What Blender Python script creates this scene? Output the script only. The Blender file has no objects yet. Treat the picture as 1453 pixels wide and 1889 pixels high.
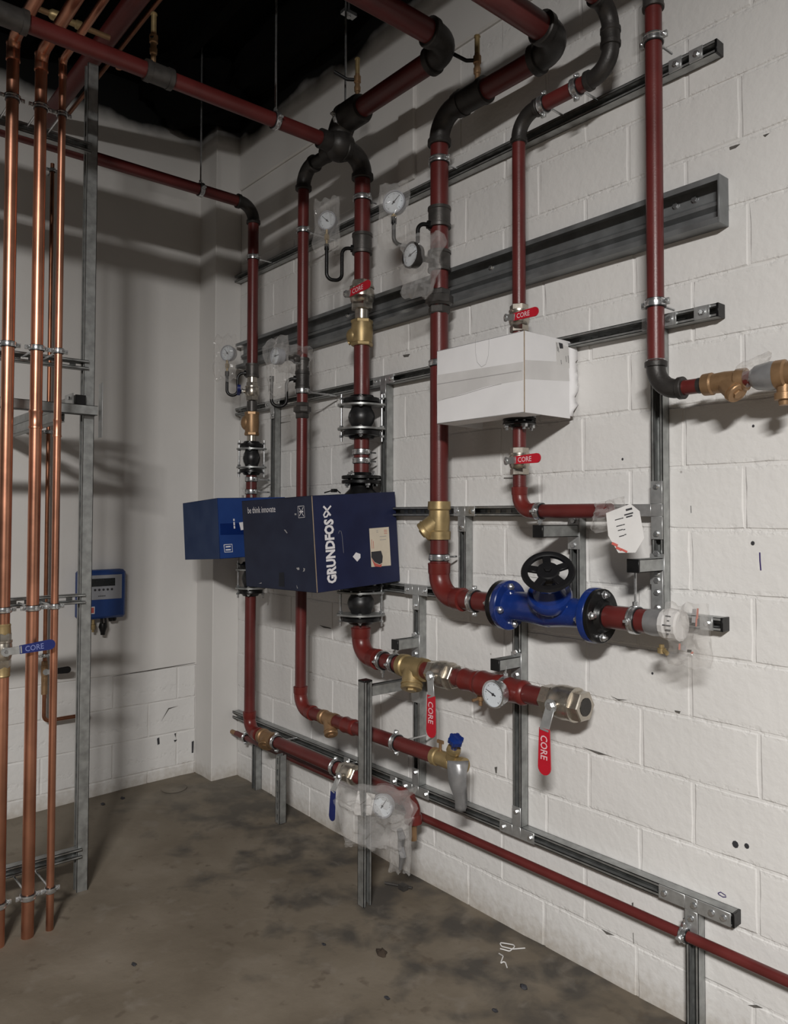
import bpy, math, random
from mathutils import Vector, Matrix, noise
rnd = random.Random(7)
SC = bpy.context.scene
COL = SC.collection
# ------------------------------------------------------------------ camera
cam_d = bpy.data.cameras.new('camera')
cam_d.sensor_fit = 'VERTICAL'; cam_d.sensor_height = 36.0
cam_d.lens = 1402.0 / 1889.0 * 36.0
cam_d.shift_y = -0.01703
cam_d.clip_start = 0.05
cam = bpy.data.objects.new('camera', cam_d); COL.objects.link(cam)
cam.matrix_world = Matrix(((0.646042, 0.020583, 0.763024, 4.193), (0.763298, -0.020563, -0.645719, -2.3), (0.002399, 0.999577, -0.028996, 1.633), (0, 0, 0, 1)))
SC.camera = cam
# ------------------------------------------------------------------ world, lamps, exposure
wd = bpy.data.worlds.new('world'); SC.world = wd; wd.use_nodes = True
wd.node_tree.nodes['Background'].inputs[0].default_value = (1.0, 0.98, 0.95, 1)
wd.node_tree.nodes['Background'].inputs[1].default_value = 0.048
SC.view_settings.view_transform = 'Standard'; SC.view_settings.look = 'None'
SC.view_settings.exposure = 0.0; SC.view_settings.gamma = 1.0
SC.view_settings.use_curve_mapping = False
def lamp(name, loc, target, sx, sy, power, col):
    l = bpy.data.lights.new(name, 'AREA'); l.shape = 'RECTANGLE'; l.size = sx; l.size_y = sy
    l.energy = power; l.color = col
    o = bpy.data.objects.new(name, l); COL.objects.link(o); o.location = loc
    o.rotation_euler = (Vector(target) - Vector(loc)).to_track_quat('-Z', 'Y').to_euler()
    return o
# ceiling luminaire hung behind the photographer, aimed at the pipe wall
lamp('ceiling_luminaire', (5.7, -4.1, 3.47), (5.2, -3.75, 0.0), 0.9, 0.35, 490.0, (1.0, 0.972, 0.938))

# ------------------------------------------------------------------ materials
def nt(name):
    m = bpy.data.materials.new(name); m.use_nodes = True
    t = m.node_tree; b = t.nodes['Principled BSDF']
    return m, t, b
def N(t, typ, **kw):
    n = t.nodes.new(typ)
    for k, v in kw.items():
        if k.startswith('i_'): n.inputs[int(k[2:]) if k[2:].isdigit() else k[2:]].default_value = v
        else: setattr(n, k, v)
    return n
def ramp(t, pts):
    r = t.nodes.new('ShaderNodeValToRGB'); e = r.color_ramp.elements
    while len(e) < len(pts): e.new(0.5)
    for i, (p, c) in enumerate(pts):
        e[i].position = p; e[i].color = (c[0], c[1], c[2], 1) if hasattr(c, '__len__') else (c, c, c, 1)
    return r
def mixc(t, fac, a, b, typ='MIX'):
    m = t.nodes.new('ShaderNodeMix'); m.data_type = 'RGBA'; m.blend_type = typ
    for s, v in ((0, fac), (6, a), (7, b)):
        if hasattr(v, 'is_linked'): t.links.new(v, m.inputs[s])
        elif s == 0: m.inputs[0].default_value = v
        else: m.inputs[s].default_value = (v[0], v[1], v[2], 1)
    return m.outputs[2]
def simple(name, col, rough=0.5, metal=0.0, var=0.15, scale=18.0, bump=0.0, bscale=120.0, spec=0.5, coat=0.0):
    m, t, b = nt(name); L = t.links
    g = N(t, 'ShaderNodeNewGeometry')
    n = N(t, 'ShaderNodeTexNoise'); n.inputs['Scale'].default_value = scale; n.inputs['Detail'].default_value = 5
    L.new(g.outputs['Position'], n.inputs['Vector'])
    r = ramp(t, [(0.3, [c * (1 - var) for c in col]), (0.7, [min(1, c * (1 + var)) for c in col])])
    L.new(n.outputs['Fac'], r.inputs[0]); L.new(r.outputs[0], b.inputs['Base Color'])
    rr = N(t, 'ShaderNodeMapRange'); rr.inputs[3].default_value = max(0.02, rough - 0.08); rr.inputs[4].default_value = min(1, rough + 0.1)
    L.new(n.outputs['Fac'], rr.inputs[0]); L.new(rr.outputs[0], b.inputs['Roughness'])
    b.inputs['Metallic'].default_value = metal
    b.inputs['Specular IOR Level'].default_value = spec
    b.inputs['Coat Weight'].default_value = coat
    if bump:
        n2 = N(t, 'ShaderNodeTexNoise'); n2.inputs['Scale'].default_value = bscale; n2.inputs['Detail'].default_value = 3
        L.new(g.outputs['Position'], n2.inputs['Vector'])
        bp = N(t, 'ShaderNodeBump'); bp.inputs['Strength'].default_value = bump; bp.inputs['Distance'].default_value = 0.002
        L.new(n2.outputs['Fac'], bp.inputs['Height']); L.new(bp.outputs[0], b.inputs['Normal'])
    return m
M = {}
M['red'] = simple('red_oxide_paint', (0.105, 0.017, 0.0155), 0.36, 0, 0.18, 9, 0.15, 200)
M['redfit'] = simple('red_fitting_paint', (0.130, 0.017, 0.014), 0.33, 0, 0.12, 14, 0.1, 150)
M['iron'] = simple('black_malleable_iron', (0.035, 0.032, 0.030), 0.45, 0.35, 0.25, 22, 0.3, 160)
M['iron2'] = simple('graphite_iron', (0.075, 0.07, 0.066), 0.42, 0.5, 0.25, 22, 0.2, 160)
M['galv'] = simple('galvanised_steel', (0.36, 0.37, 0.365), 0.42, 0.75, 0.22, 30, 0.1, 90)
M['galvd'] = simple('dull_galvanised_steel', (0.23, 0.24, 0.245), 0.45, 0.65, 0.22, 12, 0.1, 90)
M['zinc'] = simple('bright_zinc', (0.62, 0.63, 0.64), 0.22, 0.9, 0.12, 60)
M['zincp'] = simple('zinc_plate', (0.46, 0.47, 0.47), 0.36, 0.7, 0.12, 40)
M['rubber'] = simple('black_rubber', (0.010, 0.010, 0.011), 0.38, 0, 0.2, 30)
M['flange'] = simple('black_flange_paint', (0.006, 0.006, 0.0065), 0.32, 0.0, 0.2, 30, 0.2, 120, spec=0.35)
M['copper'] = simple('copper', (0.54, 0.255, 0.165), 0.34, 0.95, 0.2, 7, 0.05, 60)
M['copperd'] = simple('dark_copper', (0.30, 0.13, 0.075), 0.35, 0.9, 0.25, 12)
M['brass'] = simple('brass', (0.37, 0.275, 0.135), 0.42, 0.6, 0.15, 25, 0.1, 200)
M['bronze'] = simple('bronze', (0.31, 0.19, 0.10), 0.44, 0.6, 0.15, 25, 0.15, 200)
M['nickel'] = simple('nickel_plated_brass', (0.50, 0.46, 0.40), 0.28, 0.9, 0.1, 40)
M['redgrip'] = simple('red_vinyl_grip', (0.46, 0.008, 0.022), 0.38, 0, 0.05, 30)
M['bluegrip'] = simple('blue_vinyl_grip', (0.012, 0.022, 0.13), 0.38, 0, 0.05, 30)
M['blackgrip'] = simple('black_vinyl_grip', (0.007, 0.007, 0.008), 0.42, 0, 0.05, 30, spec=0.3)
M['letter_w'] = simple('white_print', (0.74, 0.72, 0.74), 0.6, 0, 0.03, 30)
M['letter_p'] = simple('pale_pink_print', (0.72, 0.50, 0.53), 0.6, 0, 0.03, 30)
M['letter_b'] = simple('pale_blue_print', (0.16, 0.19, 0.40), 0.6, 0, 0.03, 30)
M['mud'] = simple('dried_mud', (0.040, 0.027, 0.018), 0.9, 0, 0.2, 60)
M['ink'] = simple('dark_ink', (0.03, 0.03, 0.035), 0.7, 0, 0.05, 30)
M['inkgrey'] = simple('grey_ink', (0.33, 0.32, 0.32), 0.8, 0, 0.1, 60)
M['redink'] = simple('red_ink', (0.50, 0.10, 0.08), 0.7, 0, 0.05, 30)
M['redfaint'] = simple('faded_red_print', (0.48, 0.22, 0.18), 0.7, 0, 0.05, 30)
M['purple'] = simple('purple_marker', (0.035, 0.02, 0.12), 0.7, 0, 0.05, 30)
M['valveblue'] = simple('blue_epoxy', (0.006, 0.024, 0.145), 0.24, 0, 0.1, 30, 0.1, 60, coat=0.3)
M['ctrlblue'] = simple('controller_blue', (0.010, 0.045, 0.19), 0.45, 0, 0.06, 8)
M['ctrlgrey'] = simple('controller_panel_grey', (0.32, 0.33, 0.36), 0.5, 0, 0.04, 8)
M['lcd'] = simple('lcd_glass', (0.012, 0.016, 0.018), 0.2, 0, 0.3, 30)
M['dial'] = simple('dial_white', (0.62, 0.66, 0.70), 0.45, 0, 0.03, 30)
M['foil'] = simple('grey_duct_tape', (0.26, 0.26, 0.265), 0.30, 0.4, 0.1, 30, 0.3, 40)
M['paper'] = simple('white_label_paper', (0.62, 0.61, 0.60), 0.7, 0, 0.05, 20)
M['labelcream'] = simple('cream_label_paper', (0.62, 0.55, 0.44), 0.7, 0, 0.05, 20)
M['cardw'] = simple('white_cardboard', (0.76, 0.755, 0.765), 0.75, 0, 0.06, 5, 0.15, 60)
M['cardtape'] = simple('clear_tape_over_card', (0.60, 0.59, 0.585), 0.4, 0, 0.08, 9)
M['cardraw'] = simple('raw_cardboard_edge', (0.30, 0.23, 0.16), 0.85, 0, 0.15, 60)
def navy(name, a, bcol, bl):
    m, t, b = nt(name); L = t.links
    g = N(t, 'ShaderNodeNewGeometry')
    n = N(t, 'ShaderNodeTexNoise'); n.inputs['Scale'].default_value = 9; n.inputs['Detail'].default_value = 7
    L.new(g.outputs['Position'], n.inputs['Vector'])
    r = ramp(t, [(0.35, a), (0.75, bcol)]); L.new(n.outputs['Fac'], r.inputs[0])
    L.new(r.outputs[0], b.inputs['Base Color']); b.inputs['Roughness'].default_value = bl
    return m
M['navy'] = navy('navy_printed_card', (0.0045, 0.0078, 0.040), (0.0095, 0.0155, 0.060), 0.55)
M['navyscuff'] = navy('scuffed_navy_card', (0.0058, 0.0095, 0.030), (0.0135, 0.0205, 0.047), 0.7)
M['navytape'] = navy('dark_tape', (0.004, 0.006, 0.012), (0.006, 0.008, 0.016), 0.75)
M['blue'] = navy('blue_printed_card', (0.006, 0.034, 0.165), (0.010, 0.046, 0.20), 0.55)
M['bluescuff'] = navy('scuffed_blue_card', (0.010, 0.028, 0.088), (0.026, 0.048, 0.115), 0.7)
M['bluetape'] = navy('blue_tape', (0.003, 0.016, 0.10), (0.006, 0.024, 0.13), 0.3)
def plastic_bag():
    m, t, b = nt('clear_plastic_bag'); L = t.links
    b.inputs['Base Color'].default_value = (0.75, 0.74, 0.73, 1); b.inputs['Roughness'].default_value = 0.07
    tr = N(t, 'ShaderNodeBsdfTransparent'); tr.inputs[0].default_value = (0.96, 0.955, 0.95, 1)
    mx = N(t, 'ShaderNodeMixShader')
    lw = N(t, 'ShaderNodeLayerWeight'); lw.inputs[0].default_value = 0.35
    mr = N(t, 'ShaderNodeMapRange'); mr.inputs[3].default_value = 0.078; mr.inputs[4].default_value = 0.50
    L.new(lw.outputs['Facing'], mr.inputs[0]); L.new(mr.outputs[0], mx.inputs[0])
    L.new(tr.outputs[0], mx.inputs[1]); L.new(b.outputs[0], mx.inputs[2])
    L.new(mx.outputs[0], t.nodes['Material Output'].inputs[0])
    return m
M['bag'] = plastic_bag()
def wall_paint(name, col, pits=True, plaster=False):
    m, t, b = nt(name); L = t.links
    g = N(t, 'ShaderNodeNewGeometry'); P = g.outputs['Position']
    sp = N(t, 'ShaderNodeSeparateXYZ'); L.new(P, sp.inputs[0])
    n1 = N(t, 'ShaderNodeTexNoise'); n1.inputs['Scale'].default_value = 2.2; n1.inputs['Detail'].default_value = 6; L.new(P, n1.inputs['Vector'])
    n2 = N(t, 'ShaderNodeTexNoise'); n2.inputs['Scale'].default_value = 34; n2.inputs['Detail'].default_value = 5; L.new(P, n2.inputs['Vector'])
    base = ramp(t, [(0.3, [c * 0.93 for c in col]), (0.7, col)]); L.new(n1.outputs['Fac'], base.inputs[0])
    c = base.outputs[0]
    # small bare specks where the paint missed
    if pits:
        vo = N(t, 'ShaderNodeTexVoronoi'); vo.inputs['Scale'].default_value = 8.5; L.new(P, vo.inputs['Vector'])
        pr = ramp(t, [(0.0, 1.0), (0.026, 1.0), (0.040, 0.0)]); L.new(vo.outputs['Distance'], pr.inputs[0])
        sel = N(t, 'ShaderNodeMath', operation='GREATER_THAN'); sel.inputs[1].default_value = 0.70
        sc = N(t, 'ShaderNodeSeparateColor'); L.new(vo.outputs['Color'], sc.inputs[0]); L.new(sc.outputs[0], sel.inputs[0])
        mu = N(t, 'ShaderNodeMath', operation='MULTIPLY'); L.new(pr.outputs[0], mu.inputs[0]); L.new(sel.outputs[0], mu.inputs[1])
        pit = mu.outputs[0]
        f = N(t, 'ShaderNodeMath', operation='MULTIPLY'); L.new(pit, f.inputs[0]); f.inputs[1].default_value = 0.45
        c = mixc(t, f.outputs[0], c, (0.16, 0.145, 0.13))
    # dirty splash zone at the foot of the wall
    zr = N(t, 'ShaderNodeMapRange'); zr.inputs[1].default_value = 0.04; zr.inputs[2].default_value = 0.17; zr.inputs[3].default_value = 1; zr.inputs[4].default_value = 0
    za = N(t, 'ShaderNodeMath', operation='MULTIPLY_ADD'); L.new(n2.outputs['Fac'], za.inputs[0]); za.inputs[1].default_value = 0.16; 
    L.new(sp.outputs[2], za.inputs[2]); zs = N(t, 'ShaderNodeMath', operation='SUBTRACT'); L.new(za.outputs[0], zs.inputs[0]); zs.inputs[1].default_value = 0.05
    L.new(zs.outputs[0], zr.inputs[0])
    fz = N(t, 'ShaderNodeMath', operation='MULTIPLY'); L.new(zr.outputs[0], fz.inputs[0]); fz.inputs[1].default_value = 0.6
    c = mixc(t, fz.outputs[0], c, (0.30, 0.25, 0.185))
    # black ceiling paint sprayed down onto the top of the wall
    bz = N(t, 'ShaderNodeMath', operation='MULTIPLY_ADD'); L.new(n1.outputs['Fac'], bz.inputs[0]); bz.inputs[1].default_value = 0.22; L.new(sp.outputs[2], bz.inputs[2])
    br = N(t, 'ShaderNodeMapRange'); br.inputs[1].default_value = 4.03; br.inputs[2].default_value = 4.12; L.new(bz.outputs[0], br.inputs[0])
    c = mixc(t, br.outputs[0], c, (0.004, 0.004, 0.004))
    L.new(c, b.inputs['Base Color'])
    b.inputs['Roughness'].default_value = 0.62
    b.inputs['Specular IOR Level'].default_value = 0.3
    bp = N(t, 'ShaderNodeBump'); bp.inputs['Strength'].default_value = 0.30 if not plaster else 0.12; bp.inputs['Distance'].default_value = 0.008
    n3 = N(t, 'ShaderNodeTexNoise'); n3.inputs['Scale'].default_value = 9; n3.inputs['Detail'].default_value = 3; L.new(P, n3.inputs['Vector'])
    hm = N(t, 'ShaderNodeMath', operation='MULTIPLY_ADD'); L.new(n3.outputs['Fac'], hm.inputs[0]); hm.inputs[1].default_value = 0.9; L.new(n2.outputs['Fac'], hm.inputs[2])
    h = hm.outputs[0]
    if pits:
        # crumbly, half filled bed joints every 0.2 m
        fr = N(t, 'ShaderNodeMath', operation='MULTIPLY_ADD'); L.new(sp.outputs[2], fr.inputs[0]); fr.inputs[1].default_value = 5.0; fr.inputs[2].default_value = 0.525
        f2 = N(t, 'ShaderNodeMath', operation='FRACT'); L.new(fr.outputs[0], f2.inputs[0])
        f3 = N(t, 'ShaderNodeMath', operation='SUBTRACT'); L.new(f2.outputs[0], f3.inputs[0]); f3.inputs[1].default_value = 0.5
        f4 = N(t, 'ShaderNodeMath', operation='ABSOLUTE'); L.new(f3.outputs[0], f4.inputs[0])
        jm = N(t, 'ShaderNodeMapRange'); jm.inputs[1].default_value = 0.03; jm.inputs[2].default_value = 0.10; jm.inputs[3].default_value = 1; jm.inputs[4].default_value = 0; L.new(f4.outputs[0], jm.inputs[0])
        n4 = N(t, 'ShaderNodeTexNoise'); n4.inputs['Scale'].default_value = 42; n4.inputs['Detail'].default_value = 4; L.new(P, n4.inputs['Vector'])
        jr = ramp(t, [(0.50, 0.0), (0.64, 1.0)]); L.new(n4.outputs['Fac'], jr.inputs[0])
        j5 = N(t, 'ShaderNodeMath', operation='MULTIPLY'); L.new(jm.outputs[0], j5.inputs[0]); L.new(jr.outputs[0], j5.inputs[1])
        j6 = N(t, 'ShaderNodeMath', operation='MULTIPLY_ADD'); L.new(j5.outputs[0], j6.inputs[0]); j6.inputs[1].default_value = -0.9; L.new(h, j6.inputs[2]); h = j6.outputs[0]
        hs = N(t, 'ShaderNodeMath', operation='SUBTRACT'); L.new(h, hs.inputs[0]); L.new(pit, hs.inputs[1]); h = hs.outputs[0]
    L.new(h, bp.inputs['Height']); L.new(bp.outputs[0], b.inputs['Normal'])
    return m
M['block'] = wall_paint('white_painted_block', (0.70, 0.69, 0.675))
M['plaster'] = wall_paint('white_painted_plaster', (0.66, 0.645, 0.625), False, True)
M['black'] = simple('black_ceiling_paint', (0.0015, 0.0015, 0.0015), 0.9, 0, 0.2, 10, 0.3, 60, spec=0.1)
M['crack'] = simple('dark_bare_joint', (0.10, 0.093, 0.085), 0.9, 0, 0.3, 60)  # dark tone of joint cracks and chips, also of one bag print mark
def concrete():
    m, t, b = nt('dusty_concrete'); L = t.links
    g = N(t, 'ShaderNodeNewGeometry'); P = g.outputs['Position']
    def ns(s, d=6, dis=0.0):
        n = N(t, 'ShaderNodeTexNoise'); n.inputs['Scale'].default_value = s; n.inputs['Detail'].default_value = d; n.inputs['Distortion'].default_value = dis
        L.new(P, n.inputs['Vector']); return n.outputs['Fac']
    a = ramp(t, [(0.30, (0.128, 0.105, 0.078)), (0.55, (0.166, 0.139, 0.106)), (0.75, (0.208, 0.178, 0.140))]); L.new(ns(2.8, 11, 0.3), a.inputs[0])
    # damp dark grey stains, thickest in the strip along the pipe wall
    sp = N(t, 'ShaderNodeSeparateXYZ'); L.new(P, sp.inputs[0])
    yr = N(t, 'ShaderNodeMapRange'); yr.inputs[1].default_value = -1.25; yr.inputs[2].default_value = -0.30; yr.inputs[3].default_value = -0.16; yr.inputs[4].default_value = 0.14; L.new(sp.outputs[1], yr.inputs[0])
    ad = N(t, 'ShaderNodeMath', operation='ADD'); L.new(ns(5.2, 12, 0.25), ad.inputs[0]); L.new(yr.outputs[0], ad.inputs[1])
    sr = ramp(t, [(0.56, 0.0), (0.74, 0.8)]); L.new(ad.outputs[0], sr.inputs[0])
    c = mixc(t, sr.outputs[0], a.outputs[0], (0.050, 0.047, 0.044))
    d = ramp(t, [(0.62, 0.0), (0.72, 0.6)]); L.new(ns(17, 5), d.inputs[0])
    c = mixc(t, d.outputs[0], c, (0.09, 0.07, 0.052))
    xr = N(t, 'ShaderNodeMapRange'); xr.inputs[1].default_value = 0.75; xr.inputs[2].default_value = 0.0; xr.inputs[3].default_value = 0.0; xr.inputs[4].default_value = 0.75; L.new(sp.outputs[0], xr.inputs[0])
    xm = N(t, 'ShaderNodeMath', operation='MULTIPLY'); L.new(xr.outputs[0], xm.inputs[0]); L.new(ns(6, 8), xm.inputs[1])
    c = mixc(t, xm.outputs[0], c, (0.26, 0.23, 0.185))
    # paint drips and pale dust near the walls
    e = ramp(t, [(0.58, 0.0), (0.72, 0.5)]); L.new(ns(9, 8, 0.4), e.inputs[0])
    c = mixc(t, e.outputs[0], c, (0.21, 0.185, 0.155))
    L.new(c, b.inputs['Base Color']); b.inputs['Roughness'].default_value = 0.85; b.inputs['Specular IOR Level'].default_value = 0.25
    bp = N(t, 'ShaderNodeBump'); bp.inputs['Strength'].default_value = 0.35; bp.inputs['Distance'].default_value = 0.006
    L.new(ns(26, 8), bp.inputs['Height']); L.new(bp.outputs[0], b.inputs['Normal'])
    return m
M['floor'] = concrete()

# ------------------------------------------------------------------ mesh builder
Z3 = Vector((0, 0, 1)); X3 = Vector((1, 0, 0)); Y3 = Vector((0, 1, 0))
WALL = Vector((0, 1, 0)); OUT = Vector((0, -1, 0))
def V(x, w, z): return Vector((x, -w, z))
def frame(d):
    d = Vector(d).normalized()
    a = Z3 if abs(d.z) < 0.9 else X3
    u = a.cross(d).normalized(); v = d.cross(u)
    return d, u, v
class MB:
    def __init__(s): s.v = []; s.f = []
    def add(s, vs, fs):
        o = len(s.v); s.v += [Vector(p) for p in vs]; s.f += [tuple(i + o for i in f) for f in fs]; return s
    def lathe(s, p, d, prof, n=20, cap=True, phase=0.0):
        d, u, v = frame(d); p = Vector(p); vs = []; fs = []
        for (t, r) in prof:
            for k in range(n):
                a = 2 * math.pi * k / n + phase
                vs.append(p + d * t + (u * math.cos(a) + v * math.sin(a)) * max(r, 1e-5))
        for i in range(len(prof) - 1):
            for k in range(n):
                k2 = (k + 1) % n
                fs.append((i * n + k, i * n + k2, (i + 1) * n + k2, (i + 1) * n + k))
        if cap:
            fs.append(tuple(reversed(range(n)))); fs.append(tuple(range((len(prof) - 1) * n, len(prof) * n)))
        return s.add(vs, fs)
    def cyl(s, a, b, r, n=16, r2=None):
        a = Vector(a); b = Vector(b); d = b - a
        return s.lathe(a, d, [(0, r), (d.length, r if r2 is None else r2)], n)
    def hexa(s, p, d, r, h, phase=0.0):
        c = min(h * 0.2, r * 0.12)
        return s.lathe(p, d, [(0, r - c), (c, r), (h - c, r), (h, r - c)], 6, True, phase)
    def tube(s, pts, r, n=12, cap=True):
        pts = [Vector(p) for p in pts]; m = len(pts)
        rs = r if hasattr(r, '__len__') else [r] * m
        tg = []
        for i in range(m):
            d = (pts[min(i + 1, m - 1)] - pts[max(i - 1, 0)]); tg.append(d.normalized())
        d, u, v = frame(tg[0]); vs = []; fs = []
        for i in range(m):
            q = tg[max(i - 1, 0)].rotation_difference(tg[i]) if i else None
            if q: u = q @ u
            u = (u - tg[i] * u.dot(tg[i])).normalized(); v = tg[i].cross(u)
            for k in range(n):
                a = 2 * math.pi * k / n
                vs.append(pts[i] + (u * math.cos(a) + v * math.sin(a)) * rs[i])
        for i in range(m - 1):
            for k in range(n):
                k2 = (k + 1) % n
                fs.append((i * n + k, i * n + k2, (i + 1) * n + k2, (i + 1) * n + k))
        if cap:
            fs.append(tuple(reversed(range(n)))); fs.append(tuple(range((m - 1) * n, m * n)))
        return s.add(vs, fs)
    def box(s, c, hx, hy, hz, R=None, ch=0.0):
        c = Vector(c); R = R or (X3, Y3, Z3); h = (hx, hy, hz)
        ch = min(ch, 0.45 * min(h))
        def w(a): return c + R[0] * a[0] + R[1] * a[1] + R[2] * a[2]
        if ch <= 0:
            vs = [w((hx * i, hy * j, hz * k)) for i in (-1, 1) for j in (-1, 1) for k in (-1, 1)]
            return s.add(vs, [(0, 1, 3, 2), (4, 6, 7, 5), (0, 4, 5, 1), (2, 3, 7, 6), (0, 2, 6, 4), (1, 5, 7, 3)])
        vs = []; idx = {}
        for i in (-1, 1):
            for j in (-1, 1):
                for k in (-1, 1):
                    for ax in range(3):
                        q = [i * (hx - ch), j * (hy - ch), k * (hz - ch)]
                        q[ax] = (i, j, k)[ax] * h[ax]
                        idx[(i, j, k, ax)] = len(vs); vs.append(w(q))
        fs = []
        for ax in range(3):
            b, d = [q for q in range(3) if q != ax]
            for sg in (-1, 1):
                loop = []
                for (p, q) in ((-1, -1), (1, -1), (1, 1), (-1, 1)):
                    t = [0, 0, 0]; t[ax] = sg; t[b] = p; t[d] = q; loop.append(idx[(t[0], t[1], t[2], ax)])
                fs.append(tuple(loop))
        for ax in range(3):
            b, d = [q for q in range(3) if q != ax]
            for p in (-1, 1):
                for q in (-1, 1):
                    t = [0, 0, 0]; t[b] = p; t[d] = q
                    t[ax] = -1; a1 = idx[(*t, b)]; a2 = idx[(*t, d)]
                    t[ax] = 1; a3 = idx[(*t, d)]; a4 = idx[(*t, b)]
                    fs.append((a1, a2, a3, a4))
        for i in (-1, 1):
            for j in (-1, 1):
                for k in (-1, 1): fs.append((idx[(i, j, k, 0)], idx[(i, j, k, 1)], idx[(i, j, k, 2)]))
        return s.add(vs, fs)
    def prism(s, poly, o, ux, uy, dv):
        o = Vector(o); ux = Vector(ux); uy = Vector(uy); dv = Vector(dv); n = len(poly)
        vs = [o + ux * a + uy * b for a, b in poly] + [o + ux * a + uy * b + dv for a, b in poly]
        fs = [tuple(reversed(range(n))), tuple(range(n, 2 * n))]
        fs += [(i, (i + 1) % n, n + (i + 1) % n, n + i) for i in range(n)]
        return s.add(vs, fs)
    def torus(s, c, ax, R, r, n=28, m=8, a0=0.0, a1=None):
        d, u, v = frame(ax); c = Vector(c); a1 = 2 * math.pi if a1 is None else a1
        full = abs(a1 - a0 - 2 * math.pi) < 1e-6
        k = n if full else n + 1
        vs = []; fs = []
        for i in range(k):
            a = a0 + (a1 - a0) * i / n; e = u * math.cos(a) + v * math.sin(a)
            for j in range(m):
                b = 2 * math.pi * j / m
                vs.append(c + e * (R + r * math.cos(b)) + d * (r * math.sin(b)))
        for i in range(n):
            i2 = (i + 1) % k
            for j in range(m):
                j2 = (j + 1) % m
                fs.append((i * m + j, i2 * m + j, i2 * m + j2, i * m + j2))
        return s.add(vs, fs)
    def ball(s, c, r, n=16, m=9, sq=(1, 1, 1)):
        c = Vector(c); vs = []; fs = []
        for i in range(m):
            th = math.pi * i / (m - 1)
            for k in range(n):
                a = 2 * math.pi * k / n
                vs.append(c + Vector((math.sin(th) * math.cos(a) * sq[0], math.sin(th) * math.sin(a) * sq[1], math.cos(th) * sq[2])) * r)
        for i in range(m - 1):
            for k in range(n):
                k2 = (k + 1) % n
                fs.append((i * n + k, (i + 1) * n + k, (i + 1) * n + k2, i * n + k2))
        return s.add(vs, fs)
    def build(s, name, mat, parent=None, flat=False, ang=38):
        me = bpy.data.meshes.new(name)
        o = bpy.data.objects.new(name, me)
        off = Vector((0, 0, 0)); p = parent
        while p is not None: off += p.location; p = p.parent
        if parent is None and s.v:
            lo = Vector([min(q[i] for q in s.v) for i in range(3)]); hi = Vector([max(q[i] for q in s.v) for i in range(3)])
            off = (lo + hi) / 2; off.z = lo.z; o.location = off
        me.from_pydata([tuple(q - off) for q in s.v], [], s.f)
        me.materials.append(M[mat] if isinstance(mat, str) else mat)
        me.validate(); me.update()
        import bmesh
        bm = bmesh.new(); bm.from_mesh(me); bmesh.ops.recalc_face_normals(bm, faces=bm.faces); bm.to_mesh(me); bm.free()
        if not flat:
            me.shade_smooth(); me.set_sharp_from_angle(angle=math.radians(ang))
        COL.objects.link(o); o.parent = parent
        return o
def thing(name, label, cat, loc, group=None):
    o = bpy.data.objects.new(name, None); COL.objects.link(o); o.location = loc
    o.empty_display_size = 0.05
    o['label'] = label; o['category'] = cat
    if group: o['group'] = group
    return o
def tag(o, label, cat, group=None):
    o['label'] = label; o['category'] = cat
    if group: o['group'] = group
    return o
def struct(o): o['kind'] = 'structure'; return o
def lab(o, l): o['label'] = l; return o
def fillet(pts, R, k=7):
    """polyline with each inner corner rounded to radius R"""
    pts = [Vector(p) for p in pts]; out = [pts[0]]
    for i in range(1, len(pts) - 1):
        a = (pts[i - 1] - pts[i]); b = (pts[i + 1] - pts[i]); la, lb = a.length, b.length; a.normalize(); b.normalize()
        ang = a.angle(b); t = min(R / max(math.tan(ang / 2), 1e-3), 0.49 * la if i > 1 else 0.95 * la, 0.49 * lb if i < len(pts) - 2 else 0.95 * lb)
        Re = t * math.tan(ang / 2); c = pts[i] + (a + b).normalized() * (Re / math.sin(ang / 2))
        s = pts[i] + a * t - c; e = pts[i] + b * t - c; om = s.angle(e)
        for j in range(k + 1):
            f = j / k
            out.append(c + (s * math.sin((1 - f) * om) + e * math.sin(f * om)) / math.sin(om))
    out.append(pts[-1]); return out
def textmesh(s, o, ux, uy, h, mat, parent, name='lettering', xs=1.0, bold=0.0, ext=0.0006, align='LEFT', sp=1.0):
    cu = bpy.data.curves.new('t', 'FONT'); cu.body = s; cu.size = 1.0; cu.extrude = 0; cu.offset = bold; cu.space_character = sp
    cu.resolution_u = 2
    cu.align_x = align
    ob = bpy.data.objects.new('t', cu); COL.objects.link(ob)
    dg = bpy.context.evaluated_depsgraph_get(); me = bpy.data.meshes.new_from_object(ob.evaluated_get(dg))
    ux = Vector(ux).normalized(); uy = Vector(uy).normalized(); n = ux.cross(uy); o = Vector(o)
    k = h / 0.70
    mb = MB()
    mb.add([o + ux * (v.co.x * k * xs) + uy * (v.co.y * k) + n * ext for v in me.vertices], [tuple(p.vertices) for p in me.polygons])
    bpy.data.objects.remove(ob); bpy.data.meshes.remove(me); bpy.data.curves.remove(cu)
    return mb.build(name, mat, parent, flat=True)
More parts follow.
